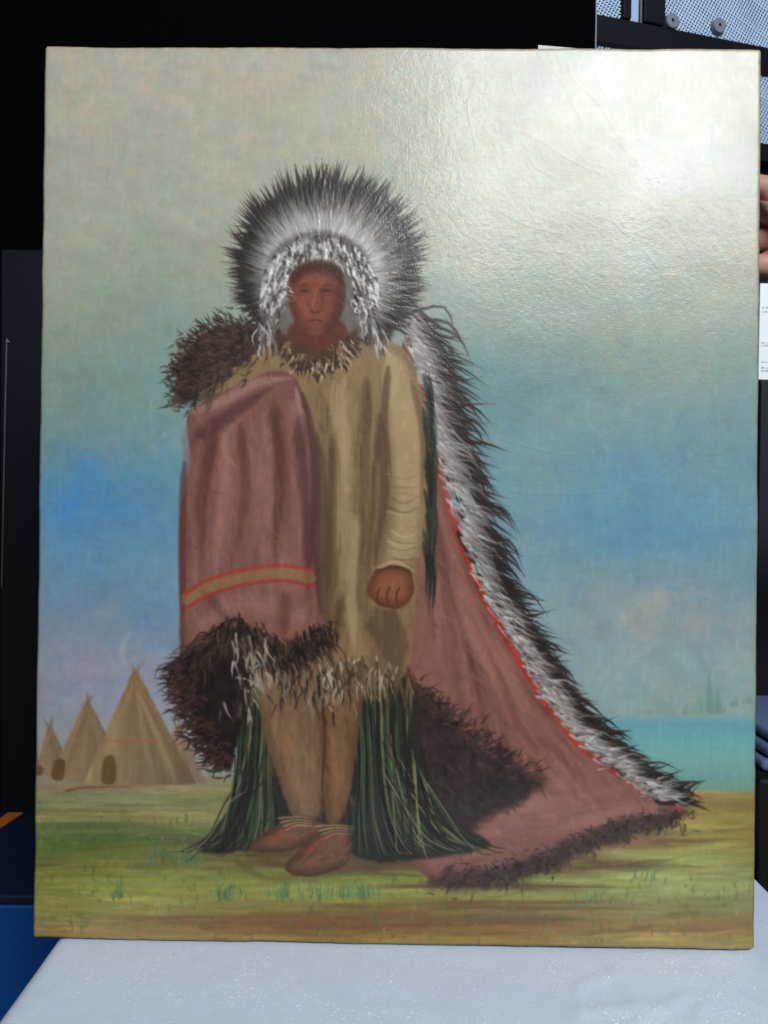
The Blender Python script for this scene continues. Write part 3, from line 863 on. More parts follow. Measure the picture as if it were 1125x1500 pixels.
def soften(A, r):
    k = np.exp(-np.arange(-3 * r, 3 * r + 1) ** 2 / (2. * r * r)); k /= k.sum()
    n_ = len(k) // 2
    for ax in (0, 1):
        pad = [(0, 0)] * A.ndim; pad[ax] = (n_, n_)
        P_ = np.pad(A, pad, mode='edge')
        A = sum(w_ * np.take(P_, range(q, q + A.shape[ax]), axis=ax) for q, w_ in enumerate(k))
    return A.astype(np.float32)


B1 = soften(C, 1); B3 = soften(C, 3)
lost = np.clip(.5 + 1.1 * vnoise(GX, GY, 60, 60, 88, 3), 0, 1)[..., None]
C[:] = C * (.70 - .25 * lost) + B1 * (.30 + .07 * lost) + B3 * .18 * lost
figm = (OWN == 1)[..., None]
C[:] = np.where(figm, np.clip(.5 * (C - .36) * 1.22 + .5 * (C - .36) + .36 - .012, .02, 1), C)
dry = np.clip(vnoise(GX, GY, 5, 16, 89, 3) - .25, 0, 1)[..., None]
C[:] = C * (1 + .16 * dry * (.5 + .5 * figm))
# ---------------------------------------------------------------- age: fine mottling, grime worn into the rim, relief
C *= (1 + 0.020 * vnoise(GX, GY, 6, 6, 91, 3) + 0.014 * vnoise(GX, GY, 2.6, 40, 92, 2) + 0.014 * vnoise(GX, GY, 40, 2.6, 93, 2))[..., None]
eu = np.minimum(uu, 1 - uu) * 1055
ev = np.minimum(vv, 1 - vv) * 1318
ed = np.minimum(eu + 0 * vv, ev + 0 * uu) + 3.0 * vnoise(GX, GY, 10, 10, 94, 3)
g = np.clip(1 - ed / 3.6, 0, 1)[..., None] * (.35 + .35 * np.clip(vnoise(GX, GY, 30, 30, 99, 3) * 2, 0, 1) + .25 * (GY > 1340))[..., None]
C[:] = C * (1 - g) + rgb(96, 74, 50) * g
rim = np.clip(1 - ed / 12, 0, 1)[..., None] * .18
C[:] = C * (1 - rim) + rgb(150, 124, 84) * rim
np.clip(C, 0.015, .97, out=C)

HGT *= 0.8
HGT += 0.035 * vnoise(GX, GY, 8, 8, 95, 3) * np.clip((GX - 200) / 500, .4, 1)
buck = 1.0 * vnoise(GX, GY, 330, 300, 96, 2) + 0.28 * vnoise(GX, GY, 110, 90, 97, 2)       # slack canvas
fade = np.clip(np.minimum(eu + 0 * vv, ev + 0 * uu) / 60, 0, 1)
HGT += buck * fade * 0.8


def crease(pts, amp, w, sgn=1):
    top_ = pts[0][1] < 600
    amp = amp * (.24 if top_ else 1.0)
    w = w * (.62 if top_ else .8)
    pts = [(p[0] + rng.normal(0, 2.5), p[1] + rng.normal(0, 2.5)) for p in pts]
    P = smooth_open(pts, 8)
    sl = window(P[:, 0].min(), P[:, 0].max(), P[:, 1].min(), P[:, 1].max(), 6 * w)
    if sl is None:
        return
    X, Y = GX[sl], GY[sl]
    best = np.full(X.shape, 1e9, np.float32); S = np.zeros_like(X)
    for k in range(len(P) - 1):
        ex, ey = P[k + 1] - P[k]
        L = ex * ex + ey * ey + 1e-9
        t = np.clip(((X - P[k, 0]) * ex + (Y - P[k, 1]) * ey) / L, 0, 1)
        d = (X - P[k, 0] - t * ex) ** 2 + (Y - P[k, 1] - t * ey) ** 2
        mk = d < best
        best = np.where(mk, d, best); S = np.where(mk, (k + t) / (len(P) - 1), S)
    HGT[sl] += sgn * amp * np.exp(-best / (w * w)) * np.clip(np.sin(np.pi * np.clip(S, .03, .97)) * 2.2, 0, 1)


for pts, a, w in [([(930, 1298), (900, 1340), (866, 1388)], .34, 4), ([(1012, 1294), (994, 1308), (1003, 1330), (1032, 1350)], .55, 3.5),
                  ([(944, 1334), (980, 1348), (1005, 1366)], .25, 3), ([(880, 1226), (872, 1262), (812, 1330), (800, 1372)], .28, 3.5),
                  ([(855, 1350), (858, 1380)], .25, 3), ([(1098, 1298), (1106, 1312)], .4, 3), ([(885, 1382), (920, 1384), (950, 1380)], .25, 3),
                  ([(470, 1334), (490, 1350), (502, 1358)], .3, 2.5), ([(560, 1210), (600, 1190)], .2, 3),
                  ([(798, 82), (822, 120), (842, 150), (862, 190)], .30, 3), ([(830, 78), (850, 118), (876, 150), (905, 190), (930, 236)], .36, 3),
                  ([(864, 72), (878, 108), (892, 140), (902, 158)], .34, 3), ([(836, 144), (880, 154), (940, 160)], .25, 2.6),
                  ([(760, 190), (800, 210), (850, 240), (900, 262)], .2, 3), ([(700, 220), (690, 160), (704, 100)], .16, 3),
                  ([(880, 190), (930, 230), (980, 300)], .2, 3), ([(720, 300), (770, 330), (830, 345)], .18, 3),
                  ([(770, 210), (790, 240), (826, 262)], .2, 2.5), ([(900, 210), (950, 206), (1010, 214)], .16, 3)]:
    crease(pts, a, w)
for k in range(13):                               # cobweb cracks ringing out in the upper right
    r = 60 + 26 * k + rng.normal(0, 5)
    a0 = rng.uniform(-2.9, -1.2); a1 = a0 + rng.uniform(.6, 1.8)
    crease([(800 + r * math.cos(t), 470 + r * math.sin(t) * .9 + rng.normal(0, 2)) for t in np.linspace(a0, a1, 7)], .09, 1.8)
    a0 = rng.uniform(.1, 1.2); a1 = a0 + rng.uniform(.6, 1.6)
    crease([(840 + r * .8 * math.cos(t), 430 + r * .8 * math.sin(t) + rng.normal(0, 2)) for t in np.linspace(a0, a1, 7)], .07, 1.8)
for k in range(120):
    x, y = rng.uniform(600, 1100), 80 + 420 * rng.random() ** 1.4
    a = rng.choice([.85, .85, .1, 2.2]) + rng.normal(0, .25); L = rng.uniform(14, 80)
    crease([(x, y), (x + L / 2 * math.cos(a) + rng.normal(0, 6), y + L / 2 * math.sin(a) + rng.normal(0, 6)), (x + L * math.cos(a), y + L * math.sin(a))],
           rng.uniform(.04, .12), rng.uniform(1.5, 2.4), rng.choice([-1, 1]))

# ---------------------------------------------------------------- to meshes
painting = empty('painting', (0.015385, 0.670332, 0.0), (-0.026332, 0, -0.019285))
tag(painting, 'unframed oil painting of a standing robed figure on a plain, upright on white foam', 'painting')
YAW, LEAN = -0.019285, 0.026332
painting.rotation_mode = 'XYZ'
u_x = Vector((math.cos(YAW), math.sin(YAW), 0))
u_n = Vector((-math.sin(YAW), math.cos(YAW), 0))
u_z = Vector((0, 0, 1)) * math.cos(LEAN) + u_n * math.sin(LEAN)
u_y = u_z.cross(u_x)
M = Matrix((u_x, u_y, u_z)).transposed().to_4x4()
M.translation = Vector((0.015385, 0.670332, 0.0))
painting.matrix_world = M
THICK = 0.019

wob_l = 0.0007 * vnoise(np.zeros((NY, 1), np.float32), vv.astype(np.float32) * 1000, 50, 50, 201, 4)
wob_r = 0.0008 * vnoise(np.zeros((NY, 1), np.float32), vv.astype(np.float32) * 1000, 60, 60, 202, 4)
wob_t = 0.0009 * vnoise(uu.astype(np.float32) * 1000, np.zeros((1, NX), np.float32), 60, 60, 203, 4)
wob_b = 0.0010 * vnoise(uu.astype(np.float32) * 1000, np.zeros((1, NX), np.float32), 40, 40, 204, 4)
VX = (uu - .5) * PW + wob_l * (1 - uu) ** 8 + wob_r * uu ** 8
VZ = (1 - vv) * PH + (wob_b + 0.0008) * vv ** 12 + wob_t * (1 - vv) ** 12
rnd = 0.0022 * (np.clip(1 - (eu + 0 * vv) / 5.0, 0, 1) ** 2 + np.clip(1 - (ev + 0 * uu) / 5.0, 0, 1) ** 2)      # turned-over rim
VY = -HGT * 0.001 + rnd
# soften the two lower corners
VERT = np.stack([VX + 0 * VY, VY, VZ + 0 * VY], -1).astype(np.float32)
gx = np.gradient(VERT, axis=1); gy = np.gradient(VERT, axis=0)
NRM = np.cross(gx, gy)
NRM /= np.linalg.norm(NRM, axis=-1, keepdims=True)
if NRM[NY // 2, NX // 2, 1] > 0:
    NRM = -NRM
PIG = s2l(C).astype(np.float32) * 0.86 * np.array([1.035, 1.01, .985], np.float32)
idx = np.arange(NX * NY).reshape(NY, NX)
quads = np.stack([idx[:-1, :-1], idx[1:, :-1], idx[1:, 1:], idx[:-1, 1:]], -1).reshape(-1, 4)
fown = OWN[:-1, :-1].reshape(-1)


def paint_material():
    mt = bpy.data.materials.new('varnished_oil_paint')
    mt.use_nodes = True
    nt = mt.node_tree
    b = nt.nodes['Principled BSDF']
    at = nt.nodes.new('ShaderNodeAttribute')
    at.attribute_name = 'pigment'
    nt.links.new(at.outputs['Color'], b.inputs['Base Color'])
    tc = nt.nodes.new('ShaderNodeTexCoord')
    n = nt.nodes.new('ShaderNodeTexNoise')
    n.inputs['Scale'].default_value = 9
    n.inputs['Detail'].default_value = 7
    nt.links.new(tc.outputs['Object'], n.inputs['Vector'])
    r = nt.nodes.new('ShaderNodeMapRange')
    r.inputs['From Min'].default_value = .3
    r.inputs['From Max'].default_value = .7
    r.inputs['To Min'].default_value = .32
    r.inputs['To Max'].default_value = .42
    nt.links.new(n.outputs['Fac'], r.inputs['Value'])
    nt.links.new(r.outputs[0], b.inputs['Roughness'])
    b.inputs['Specular IOR Level'].default_value = 0.2
    b.inputs['Coat Weight'].default_value = .26
    b.inputs['Coat Roughness'].default_value = .16
    n4 = nt.nodes.new('ShaderNodeTexNoise')
    n4.inputs['Scale'].default_value = 5.5
    n4.inputs['Detail'].default_value = 8
    n4.inputs['Roughness'].default_value = .65
    nt.links.new(tc.outputs['Object'], n4.inputs['Vector'])
    r4 = nt.nodes.new('ShaderNodeMapRange')
    r4.inputs['From Min'].default_value = .34
    r4.inputs['From Max'].default_value = .62
    r4.inputs['To Min'].default_value = .20
    r4.inputs['To Max'].default_value = .46
    nt.links.new(n4.outputs['Fac'], r4.inputs['Value'])
    nt.links.new(r4.outputs[0], b.inputs['Coat Weight'])
    prev = None
    for sc, st in (((1000, 900, 260), .11), ((260, 900, 1000), .11), ((240, 240, 240), .16)):     # warp, weft, ground
        mp = nt.nodes.new('ShaderNodeMapping')
        mp.inputs['Scale'].default_value = sc
        nt.links.new(tc.outputs['Object'], mp.inputs['Vector'])
        nn = nt.nodes.new('ShaderNodeTexNoise')
        nn.inputs['Scale'].default_value = 1.0
        nn.inputs['Detail'].default_value = 2
        nt.links.new(mp.outputs[0], nn.inputs['Vector'])
        bp = nt.nodes.new('ShaderNodeBump')
        bp.inputs['Strength'].default_value = st
        bp.inputs['Distance'].default_value = 0.0006
        nt.links.new(nn.outputs['Fac'], bp.inputs['Height'])
        if prev is not None:
            nt.links.new(prev.outputs[0], bp.inputs['Normal'])
        prev = bp
    nt.links.new(prev.outputs[0], b.inputs['Normal'])
    nt.links.new(prev.outputs[0], b.inputs['Coat Normal'])
    return mt


PAINT = paint_material()
vflat = VERT.reshape(-1, 3); nflat = NRM.reshape(-1, 3)
pflat = np.concatenate([PIG.reshape(-1, 3), np.ones((NX * NY, 1), np.float32)], 1)


def paint_piece(name, mask, label=None):
    q = quads[mask]
    used, inv = np.unique(q, return_inverse=True)
    q = inv.reshape(-1, 4).astype(np.int32)
    me = bpy.data.meshes.new(name)
    me.vertices.add(len(used))
    me.vertices.foreach_set('co', vflat[used].ravel())
    me.loops.add(len(q) * 4)
    me.loops.foreach_set('vertex_index', q.ravel())
    me.polygons.add(len(q))
    me.polygons.foreach_set('loop_start', np.arange(0, len(q) * 4, 4, dtype=np.int32))
    me.polygons.foreach_set('use_smooth', np.ones(len(q), bool))
    me.update(calc_edges=True)
    a = me.attributes.new('pigment', 'FLOAT_COLOR', 'POINT')
    a.data.foreach_set('color', pflat[used].ravel())
    me.normals_split_custom_set_from_vertices(nflat[used].tolist())
    o = link(name, me, PAINT, painting)
    if label:
        o['label'] = label
    return o


paint_piece('canvas', fown == 0, 'painted sky, water and grass with fine cracks and creases')
paint_piece('painted_figure', fown == 1, 'painted standing figure in a long trailing rose-brown robe')
paint_piece('painted_tent', fown == 5, 'painted large tan cone tent nearest the figure')
paint_piece('painted_tent', fown == 4, 'painted middle-sized tan cone tent')
paint_piece('painted_tent', fown == 2, 'painted small tan cone tent at the canvas edge')
paint_piece('painted_tent', fown == 3, 'painted pale cone tent half hidden behind the figure')

# the canvas turned over the stretcher: four sides with the raw, stained ground showing
LINEN = material('stained_linen_edge', tuple(s2l((128, 104, 74)) * .8), 0.85, 0.2, bump=.6, bscale=900, var=.35, vscale=45)


def side(name, border):
    """strip from a border row of the painted sheet back to the rear of the stretcher"""
    n = len(border)
    vs_, fs = [], []
    for k, p in enumerate(border):
        for t in (0.0, .35, 1.0):
            vs_.append((p[0], p[1] + (THICK - p[1]) * t, p[2]))
    for k in range(n - 1):
        for t in range(2):
            fs.append((k * 3 + t, k * 3 + t + 1, k * 3 + 4 + t, k * 3 + 3 + t))
    me = bpy.data.meshes.new(name)
    me.from_pydata(vs_, [], fs)
    return link(name, me, LINEN, painting, True)


st_ = 6
rows = lambda a: [tuple(map(float, p)) for p in a]
side('tacking_edge', rows(VERT[0, ::st_]) + rows(VERT[0, -1:]))
side('tacking_edge', rows(VERT[-1, ::st_]) + rows(VERT[-1, -1:]))
side('tacking_edge', rows(VERT[::st_, 0]) + rows(VERT[-1:, 0]))
side('tacking_edge', rows(VERT[::st_, -1]) + rows(VERT[-1:, -1]))
WOOD = material('stretcher_pine', (0.30, 0.19, 0.10), 0.7, 0.3, var=.3, vscale=30, stretch=(1, 1, 6))
for lo, hi in [((-PW / 2 + .002, .004, .0022), (PW / 2 - .002, .018, .05)), ((-PW / 2 + .002, .004, PH - .052), (PW / 2 - .002, .018, PH - .002)),
               ((-PW / 2 + .002, .004, .0505), (-PW / 2 + .05, .018, PH - .0525)), ((PW / 2 - .05, .004, .0505), (PW / 2 - .002, .018, PH - .0525))]:
    bm = bmesh.new()
    box(bm, lo, hi, .0015)
    bm_obj('stretcher_bar', bm, WOOD, painting)
# a paper slip stuck to the back, its corner showing above the top edge
bm = bmesh.new()
xa = (797 - 65) / 1052 * PW - PW / 2
v = [bm.verts.new(p) for p in [(xa, .0195, PH - .03), (xa + .07, .0195, PH - .03), (xa + .07, .0195, PH + .004), (xa + .032, .0195, PH + .0108), (xa, .0195, PH + .0134)]]
bm.faces.new(v)
ex = bmesh.ops.extrude_face_region(bm, geom=bm.faces[:])
bmesh.ops.translate(bm, vec=(0, .0004, 0), verts=[e for e in ex['geom'] if isinstance(e, bmesh.types.BMVert)])
bmesh.ops.recalc_face_normals(bm, faces=bm.faces[:])
bm_obj('paper_slip', bm, material('white_paper', (.5, .5, .52), .8, .2), painting)

# ================================================================== the foam it stands on, and the table below
xl = at_z(75, 1380).x
xr = at_z(1116, 1288).x
y0f, y1f = 0.22, 1.02
nxf, nyf = 150, 130
gxf = np.linspace(0, 1, nxf); gyf = np.linspace(0, 1, nyf)
FX, FY = np.meshgrid(xl + (xr - xl) * gxf, y0f + (y1f - y0f) * gyf)
FX = FX.astype(np.float32); FY = FY.astype(np.float32)
edge_d = np.minimum(np.minimum(FX - xl, xr - FX), np.minimum(FY - y0f, y1f - FY))
FZ = 0.0011 * vnoise(FX * 1000, FY * 1000, 130, 130, 301, 3) + 0.00025 * vnoise(FX * 1000, FY * 1000, 12, 12, 302, 2) - 0.0014
FZ -= 0.006 * np.clip(1 - edge_d / 0.008, 0, 1) ** 2
for (ax, ay, bx, by, am, w) in [(898, 1418, 945, 1490, .0012, .003), (905, 1420, 850, 1440, .0009, .003), (845, 1440, 850, 1500, .0009, .003),
                                (1010, 1425, 1060, 1480, .0009, .004), (850, 1480, 960, 1470, .0012, .004), (930, 1500, 1010, 1450, .001, .004), (1030, 1470, 1020, 1500, .001, .004)]:
    a = at_z(ax, ay); b_ = at_z(bx, by)
    e = np.array([b_.x - a.x, b_.y - a.y]); L = (e ** 2).sum()
    t = np.clip(((FX - a.x) * e[0] + (FY - a.y) * e[1]) / L, 0, 1)
    d2 = (FX - a.x - t * e[0]) ** 2 + (FY - a.y - t * e[1]) ** 2
    FZ += am * np.exp(-d2 / (w * w))
under = (np.abs(FY - .672) < .02) & (np.abs(FX - .015) < .32)
FZ = np.where(under, np.minimum(FZ, -0.0004), FZ)
FT = 0.045
top = np.stack([FX, FY, FZ], -1).reshape(-1, 3)
ix = np.arange(nxf * nyf).reshape(nyf, nxf)
fq = np.stack([ix[:-1, :-1], ix[:-1, 1:], ix[1:, 1:], ix[1:, :-1]], -1).reshape(-1, 4).tolist()
loop = list(ix[0, :]) + list(ix[1:, -1]) + list(ix[-1, -2::-1]) + list(ix[-2:0:-1, 0])
vl = top.tolist()
nb = len(vl)
for k in loop:
    vl.append([vl[k][0], vl[k][1], -FT])
N = len(loop)
for k in range(N):
    fq.append([loop[k], nb + k, nb + (k + 1) % N, loop[(k + 1) % N]])
fq.append([nb + k for k in range(N)][::-1])
me = bpy.data.meshes.new('foam_sheet')
me.from_pydata(vl, [], fq)
me.validate()


def foam_material():
    mt = material('polyethylene_foam', (.66, .745, .88), .42, .5, var=.05, vscale=25)
    nt = mt.node_tree
    b = nt.nodes['Principled BSDF']
    tc = [n for n in nt.nodes if n.type == 'TEX_COORD'][0]
    vo = nt.nodes.new('ShaderNodeTexVoronoi')
    vo.inputs['Scale'].default_value = 760
    nt.links.new(tc.outputs['Object'], vo.inputs['Vector'])
    # each closed cell of the foam is its own little facet; a few of them catch the lamp
    sub = nt.nodes.new('ShaderNodeVectorMath'); sub.operation = 'SUBTRACT'
    sub.inputs[1].default_value = (.5, .5, .5)
    nt.links.new(vo.outputs['Color'], sub.inputs[0])
    sc = nt.nodes.new('ShaderNodeVectorMath'); sc.operation = 'SCALE'
    sc.inputs['Scale'].default_value = 1.5
    nt.links.new(sub.outputs[0], sc.inputs[0])
    ge = nt.nodes.new('ShaderNodeNewGeometry')
    ad = nt.nodes.new('ShaderNodeVectorMath'); ad.operation = 'ADD'
    nt.links.new(ge.outputs['Normal'], ad.inputs[0]); nt.links.new(sc.outputs[0], ad.inputs[1])
    nm = nt.nodes.new('ShaderNodeVectorMath'); nm.operation = 'NORMALIZE'
    nt.links.new(ad.outputs[0], nm.inputs[0])
    gl = nt.nodes.new('ShaderNodeBsdfGlossy')
    gl.inputs['Roughness'].default_value = .30
    nt.links.new(nm.outputs[0], gl.inputs['Normal'])
    gt = nt.nodes.new('ShaderNodeMath'); gt.operation = 'GREATER_THAN'
    sepc = nt.nodes.new('ShaderNodeSeparateColor')
    nt.links.new(vo.outputs['Color'], sepc.inputs[0])
    gt.inputs[1].default_value = .93
    nt.links.new(sepc.outputs[2], gt.inputs[0])
    mu = nt.nodes.new('ShaderNodeMath'); mu.operation = 'MULTIPLY'; mu.inputs[1].default_value = .75
    nt.links.new(gt.outputs[0], mu.inputs[0])
    cn = nt.nodes.new('ShaderNodeTexNoise')
    cn.inputs['Scale'].default_value = 16
    cn.inputs['Detail'].default_value = 3
    nt.links.new(tc.outputs['Object'], cn.inputs['Vector'])
    cr = nt.nodes.new('ShaderNodeMapRange')
    cr.inputs['From Min'].default_value = .38
    cr.inputs['From Max'].default_value = .68
    nt.links.new(cn.outputs['Fac'], cr.inputs['Value'])
    mc = nt.nodes.new('ShaderNodeMath'); mc.operation = 'MULTIPLY'
    nt.links.new(mu.outputs[0], mc.inputs[0]); nt.links.new(cr.outputs[0], mc.inputs[1])
    nt.links.new(mc.outputs[0], gl.inputs['Color'])
    mx = nt.nodes.new('ShaderNodeAddShader')
    nt.links.new(b.outputs[0], mx.inputs[0]); nt.links.new(gl.outputs[0], mx.inputs[1])
    out = [n for n in nt.nodes if n.type == 'OUTPUT_MATERIAL'][0]
    nt.links.new(mx.outputs[0], out.inputs['Surface'])
    bp = nt.nodes.new('ShaderNodeBump')
    bp.inputs['Strength'].default_value = .14
    bp.inputs['Distance'].default_value = .001
    nt.links.new(vo.outputs['Distance'], bp.inputs['Height'])
    nt.links.new(bp.outputs[0], b.inputs['Normal'])
    return mt


foam = link('foam_sheet', me, foam_material(), None, True)
tag(foam, 'white sparkling packing foam sheet under the painting', 'foam sheet')

table = empty('table', ((xl + xr) / 2, .6, FLOOR_Z))
tag(table, 'dark table carrying the white foam sheet', 'table')
DARK = material('black_laminate', (.012, .012, .014), .6, .2)
tz = -FT - FLOOR_Z
hw = (xr - xl) / 2 - .02
bm = bmesh.new(); box(bm, (-hw, -.36, tz - .03), (hw, .40, tz), .004)
bm_obj('table_top', bm, DARK, table)
for sx in (-1, 1):
    for sy in (-.32, .36):
        bm = bmesh.new(); box(bm, (sx * (hw - .05) - .02, sy - .02, 0), (sx * (hw - .05) + .02, sy + .02, tz - .03), .003)
        bm_obj('leg', bm, DARK, table)

# ================================================================== black cabinet behind
CY = 1.30
cab_r = at_y(875, 40, CY).x
cab = empty('cabinet', (-.2, CY, FLOOR_Z))
tag(cab, 'tall black cabinet filling the dark left side behind the painting', 'cabinet')
BLK = material('black_cabinet_paint', (.0016, .0016, .002), .9, .0)
NAVY = material('blue_black_door_paint', (.006, .008, .013), .6, .12, rvar=.1, vscale=5)
L = lambda p: Vector(p) - Vector((-.2, CY, FLOOR_Z))
bm = bmesh.new(); box(bm, L((-1.1, CY, FLOOR_Z)), L((cab_r - .004, CY + .035, 1.5)), .001)
bm_obj('back_panel', bm, BLK, cab)
ztop = at_y(20, 365, CY - .018).z
bm = bmesh.new(); box(bm, L((at_y(8, 800, CY).x, CY - .018, FLOOR_Z + .08)), L((-.12, CY - .0005, ztop)), .003)
bm_obj('door', bm, NAVY, cab)
bm = bmesh.new(); box(bm, L((-1.0, CY - .018, FLOOR_Z + .08)), L((at_y(3, 800, CY).x, CY - .0005, at_y(0, 490, CY).z)), .002)
dl = bm_obj('door', bm, NAVY, cab)
STEEL = material('brushed_edge_trim', (.16, .17, .19), .5, .4, metal=.3, var=.3, vscale=40)
bm = bmesh.new()
pa, pb = at_y(9.5, 497, CY - .02), at_y(2, 860, CY - .02)
v = [bm.verts.new(L(p)) for p in [pa - Vector((.0006, 0, 0)), pb - Vector((.0003, 0, 0)), pb + Vector((.0003, 0, 0)), pa + Vector((.0006, 0, 0))]]
bm.faces.new(v)
ex = bmesh.ops.extrude_face_region(bm, geom=bm.faces[:])
bmesh.ops.translate(bm, vec=(0, .003, 0), verts=[e for e in ex['geom'] if isinstance(e, bmesh.types.BMVert)])
bmesh.ops.recalc_face_normals(bm, faces=bm.faces[:])
bm_obj('edge_trim', bm, STEEL, cab)
bm = bmesh.new()
p = [at_y(x, y, CY - .0215) for x, y in ((8.5, 502), (14, 501), (9.5, 495))]
v = [bm.verts.new(L(q)) for q in p]
bm.faces.new(v)
ex = bmesh.ops.extrude_face_region(bm, geom=bm.faces[:])
bmesh.ops.translate(bm, vec=(0, .0015, 0), verts=[e for e in ex['geom'] if isinstance(e, bmesh.types.BMVert)])
bmesh.ops.recalc_face_normals(bm, faces=bm.faces[:])
bm_obj('corner_mark', bm, STEEL, cab)  # small pale triangle at the upper end of the trim line
bm = bmesh.new(); box(bm, L((cab_r - .0030, CY - .001, FLOOR_Z)), L((cab_r - .0016, CY + .036, 1.5)))
bm_obj('edge_trim', bm, STEEL, cab)

# ================================================================== mesh rack, top right
RS = 1.30
RO = at_y(876, 20, 1.10 * RS)                          # left end of the cross bar's upper edge
r_ang = math.atan2(.075, .27)
rack = empty('mesh_rack', (RO.x, RO.y, FLOOR_Z), (0, 0, r_ang))
tag(rack, 'black framed rack with pale woven wire mesh panels behind the upper right corner', 'rack')
ru = Vector((math.cos(r_ang), math.sin(r_ang), 0)); rn = Vector((-math.sin(r_ang), math.cos(r_ang), 0))


def on_rack(px, py, dn=0.0):
    """(u, z) in the rack's own frame of the point seen at a pixel on its front plane"""
    d = Vector(ray(px, py)); o = Vector((0, 0, CAM_H))
    q = Vector((RO.x, RO.y, 0)) + rn * dn
    t = (q - o).dot(rn) / d.dot(rn)
    w = o + d * t
    return (w - Vector((RO.x, RO.y, 0))).dot(ru), w.z - FLOOR_Z


BAR = material('black_rack_paint', (.003, .003, .007), .55, .15)
WIRE = material('pale_wire', (.52, .68, .90), .38, .5, metal=.1, var=.15, vscale=60)
zb = on_rack(876, 20)[1]
zb2 = zb - .037 * RS
u_up0, u_up1 = on_rack(943, 20)[0], on_rack(974, 20)[0]
u_th0, u_th1 = on_rack(913, 10)[0], on_rack(925, 10)[0]
u_end = .62
z_low0, z_low1 = on_rack(1121, 236)[1], on_rack(1121, 209)[1]
for (a, b) in [((-.12, 0, zb2), (u_end, .03, zb)), ((u_up0, -.003, zb + .001), (u_up1, .027, zb + .55)), ((u_th0, -.002, zb + .001), (u_th1, .02, zb + .55)),
               ((-.12, .001, z_low0), (u_end, .029, z_low1)), ((u_end - .03, -.002, 0), (u_end, .028, zb2 - .001)),
               ((-.12, -.002, 0), (-.09, .028, zb2 - .001)), ((-.12, 0, zb + .55), (u_end, .03, zb + .585))]:
    bm = bmesh.new(); box(bm, a, b, .0025)
    bm_obj('frame_bar', bm, BAR, rack)
bm = bmesh.new(); box(bm, (-.1, .034, .05), (u_end - .02, .042, zb + .54))
bm_obj('backing_sheet', bm, material('dark_navy_backing', (.006, .009, .022), .8, .2), rack)


def wire_panel(u0, u1, z0, z1, y, pitch=.0060, r=.00145):
    """woven cloth of two families of slanted wires, each passing over and under the other"""
    vs_, fs = [], []
    A = math.radians(62); Bn = math.radians(-22)
    for fam, ang in enumerate((A, Bn)):
        d = np.array([math.cos(ang), math.sin(ang)]); n = np.array([-d[1], d[0]])
        cs = [np.dot(n, c) for c in ((u0, z0), (u1, z0), (u0, z1), (u1, z1))]
        k = math.floor(min(cs) / pitch)
        while k * pitch < max(cs):
            off = n * k * pitch
            ts = []
            for lo, hi, o_, dd in ((u0, u1, off[0], d[0]), (z0, z1, off[1], d[1])):
                t = sorted(((lo - o_) / dd, (hi - o_) / dd)); ts.append(t)
            t0, t1 = max(ts[0][0], ts[1][0]), min(ts[0][1], ts[1][1])
            k += 1
            if t1 - t0 < .002:
                continue
            m_ = max(2, int((t1 - t0) / (pitch * .5)) + 1)
            base = len(vs_)
            for i, t in enumerate(np.linspace(t0, t1, m_)):
                p_ = off + d * t
                yy = y + (.0011 if (i // 1 + k) % 2 else -.0011) * (1 if fam == 0 else -1)
                for a in (0, 2.094, 4.189):
                    vs_.append((p_[0] + n[0] * r * 1.25 * math.cos(a), yy + r * math.sin(a), p_[1] + n[1] * r * 1.25 * math.cos(a)))
            for i in range(m_ - 1):
                for a in range(3):
                    fs.append((base + i * 3 + a, base + i * 3 + (a + 1) % 3, base + (i + 1) * 3 + (a + 1) % 3, base + (i + 1) * 3 + a))
    me = bpy.data.meshes.new('wire_mesh')
    me.from_pydata(vs_, [], fs)
    o = link('wire_mesh', me, WIRE, rack, True)
    o['kind'] = 'stuff'
    return o


wire_panel(u_up1 + .001, .46, zb + .001, zb + .16, .008)
wire_panel(-.02, u_th0 - .001, zb + .001, zb + .16, .008)
wire_panel(-.02, .46, z_low1 + .001, zb2 - .001, .012)
# pale upright strip between the uprights, with a bright thin edge
s0, s1 = on_rack(926, 10)[0], on_rack(938, 10)[0]
bm = bmesh.new(); box(bm, (s0, .004, zb + .001), (s1, .016, zb + .5), .002)
bm_obj('upright_strip', bm, material('pale_blue_plastic', (.30, .42, .62), .35, .5), rack)
bm = bmesh.new(); box(bm, (on_rack(940.2, 10)[0], .004, zb + .001), (on_rack(942.2, 10)[0], .012, zb + .5))
bm_obj('edge_trim', bm, STEEL, rack)
GREY = material('grey_washer_plastic', (.15, .17, .22), .5, .4)
for (px, py) in ((986, 29.5), (1055, 36.5)):      # round fasteners with a hole
    cu, cz = on_rack(px, py, -.004)
    bm = bmesh.new()
    R0, R1 = .0136, .0030
    rings = []
    for (r_, y_) in ((R0, .004), (R0, -.0035), (R0 - .0012, -.0048), (R1 + .0008, -.0048), (R1, -.004), (R1, .002)):
        rings.append([bm.verts.new((cu + r_ * math.cos(t), y_, cz + r_ * math.sin(t))) for t in np.linspace(0, 2 * math.pi, 28, endpoint=False)])
    for a, b in zip(rings, rings[1:]):
        for k in range(28):
            bm.faces.new((a[k], a[(k + 1) % 28], b[(k + 1) % 28], b[k]))
    bm.faces.new(rings[-1])
    bmesh.ops.recalc_face_normals(bm, faces=bm.faces[:])
    o = bm_obj('fastener', bm, GREY, rack, False)
    bm = bmesh.new()
    bmesh.ops.create_cone(bm, cap_ends=True, segments=16, radius1=R1 * .98, radius2=R1 * .98, depth=.001,
                          matrix=Matrix.Translation((cu, -.0005, cz)) @ Matrix.Rotation(math.pi / 2, 4, 'X'))
    bm_obj('screw', bm, BAR, o)

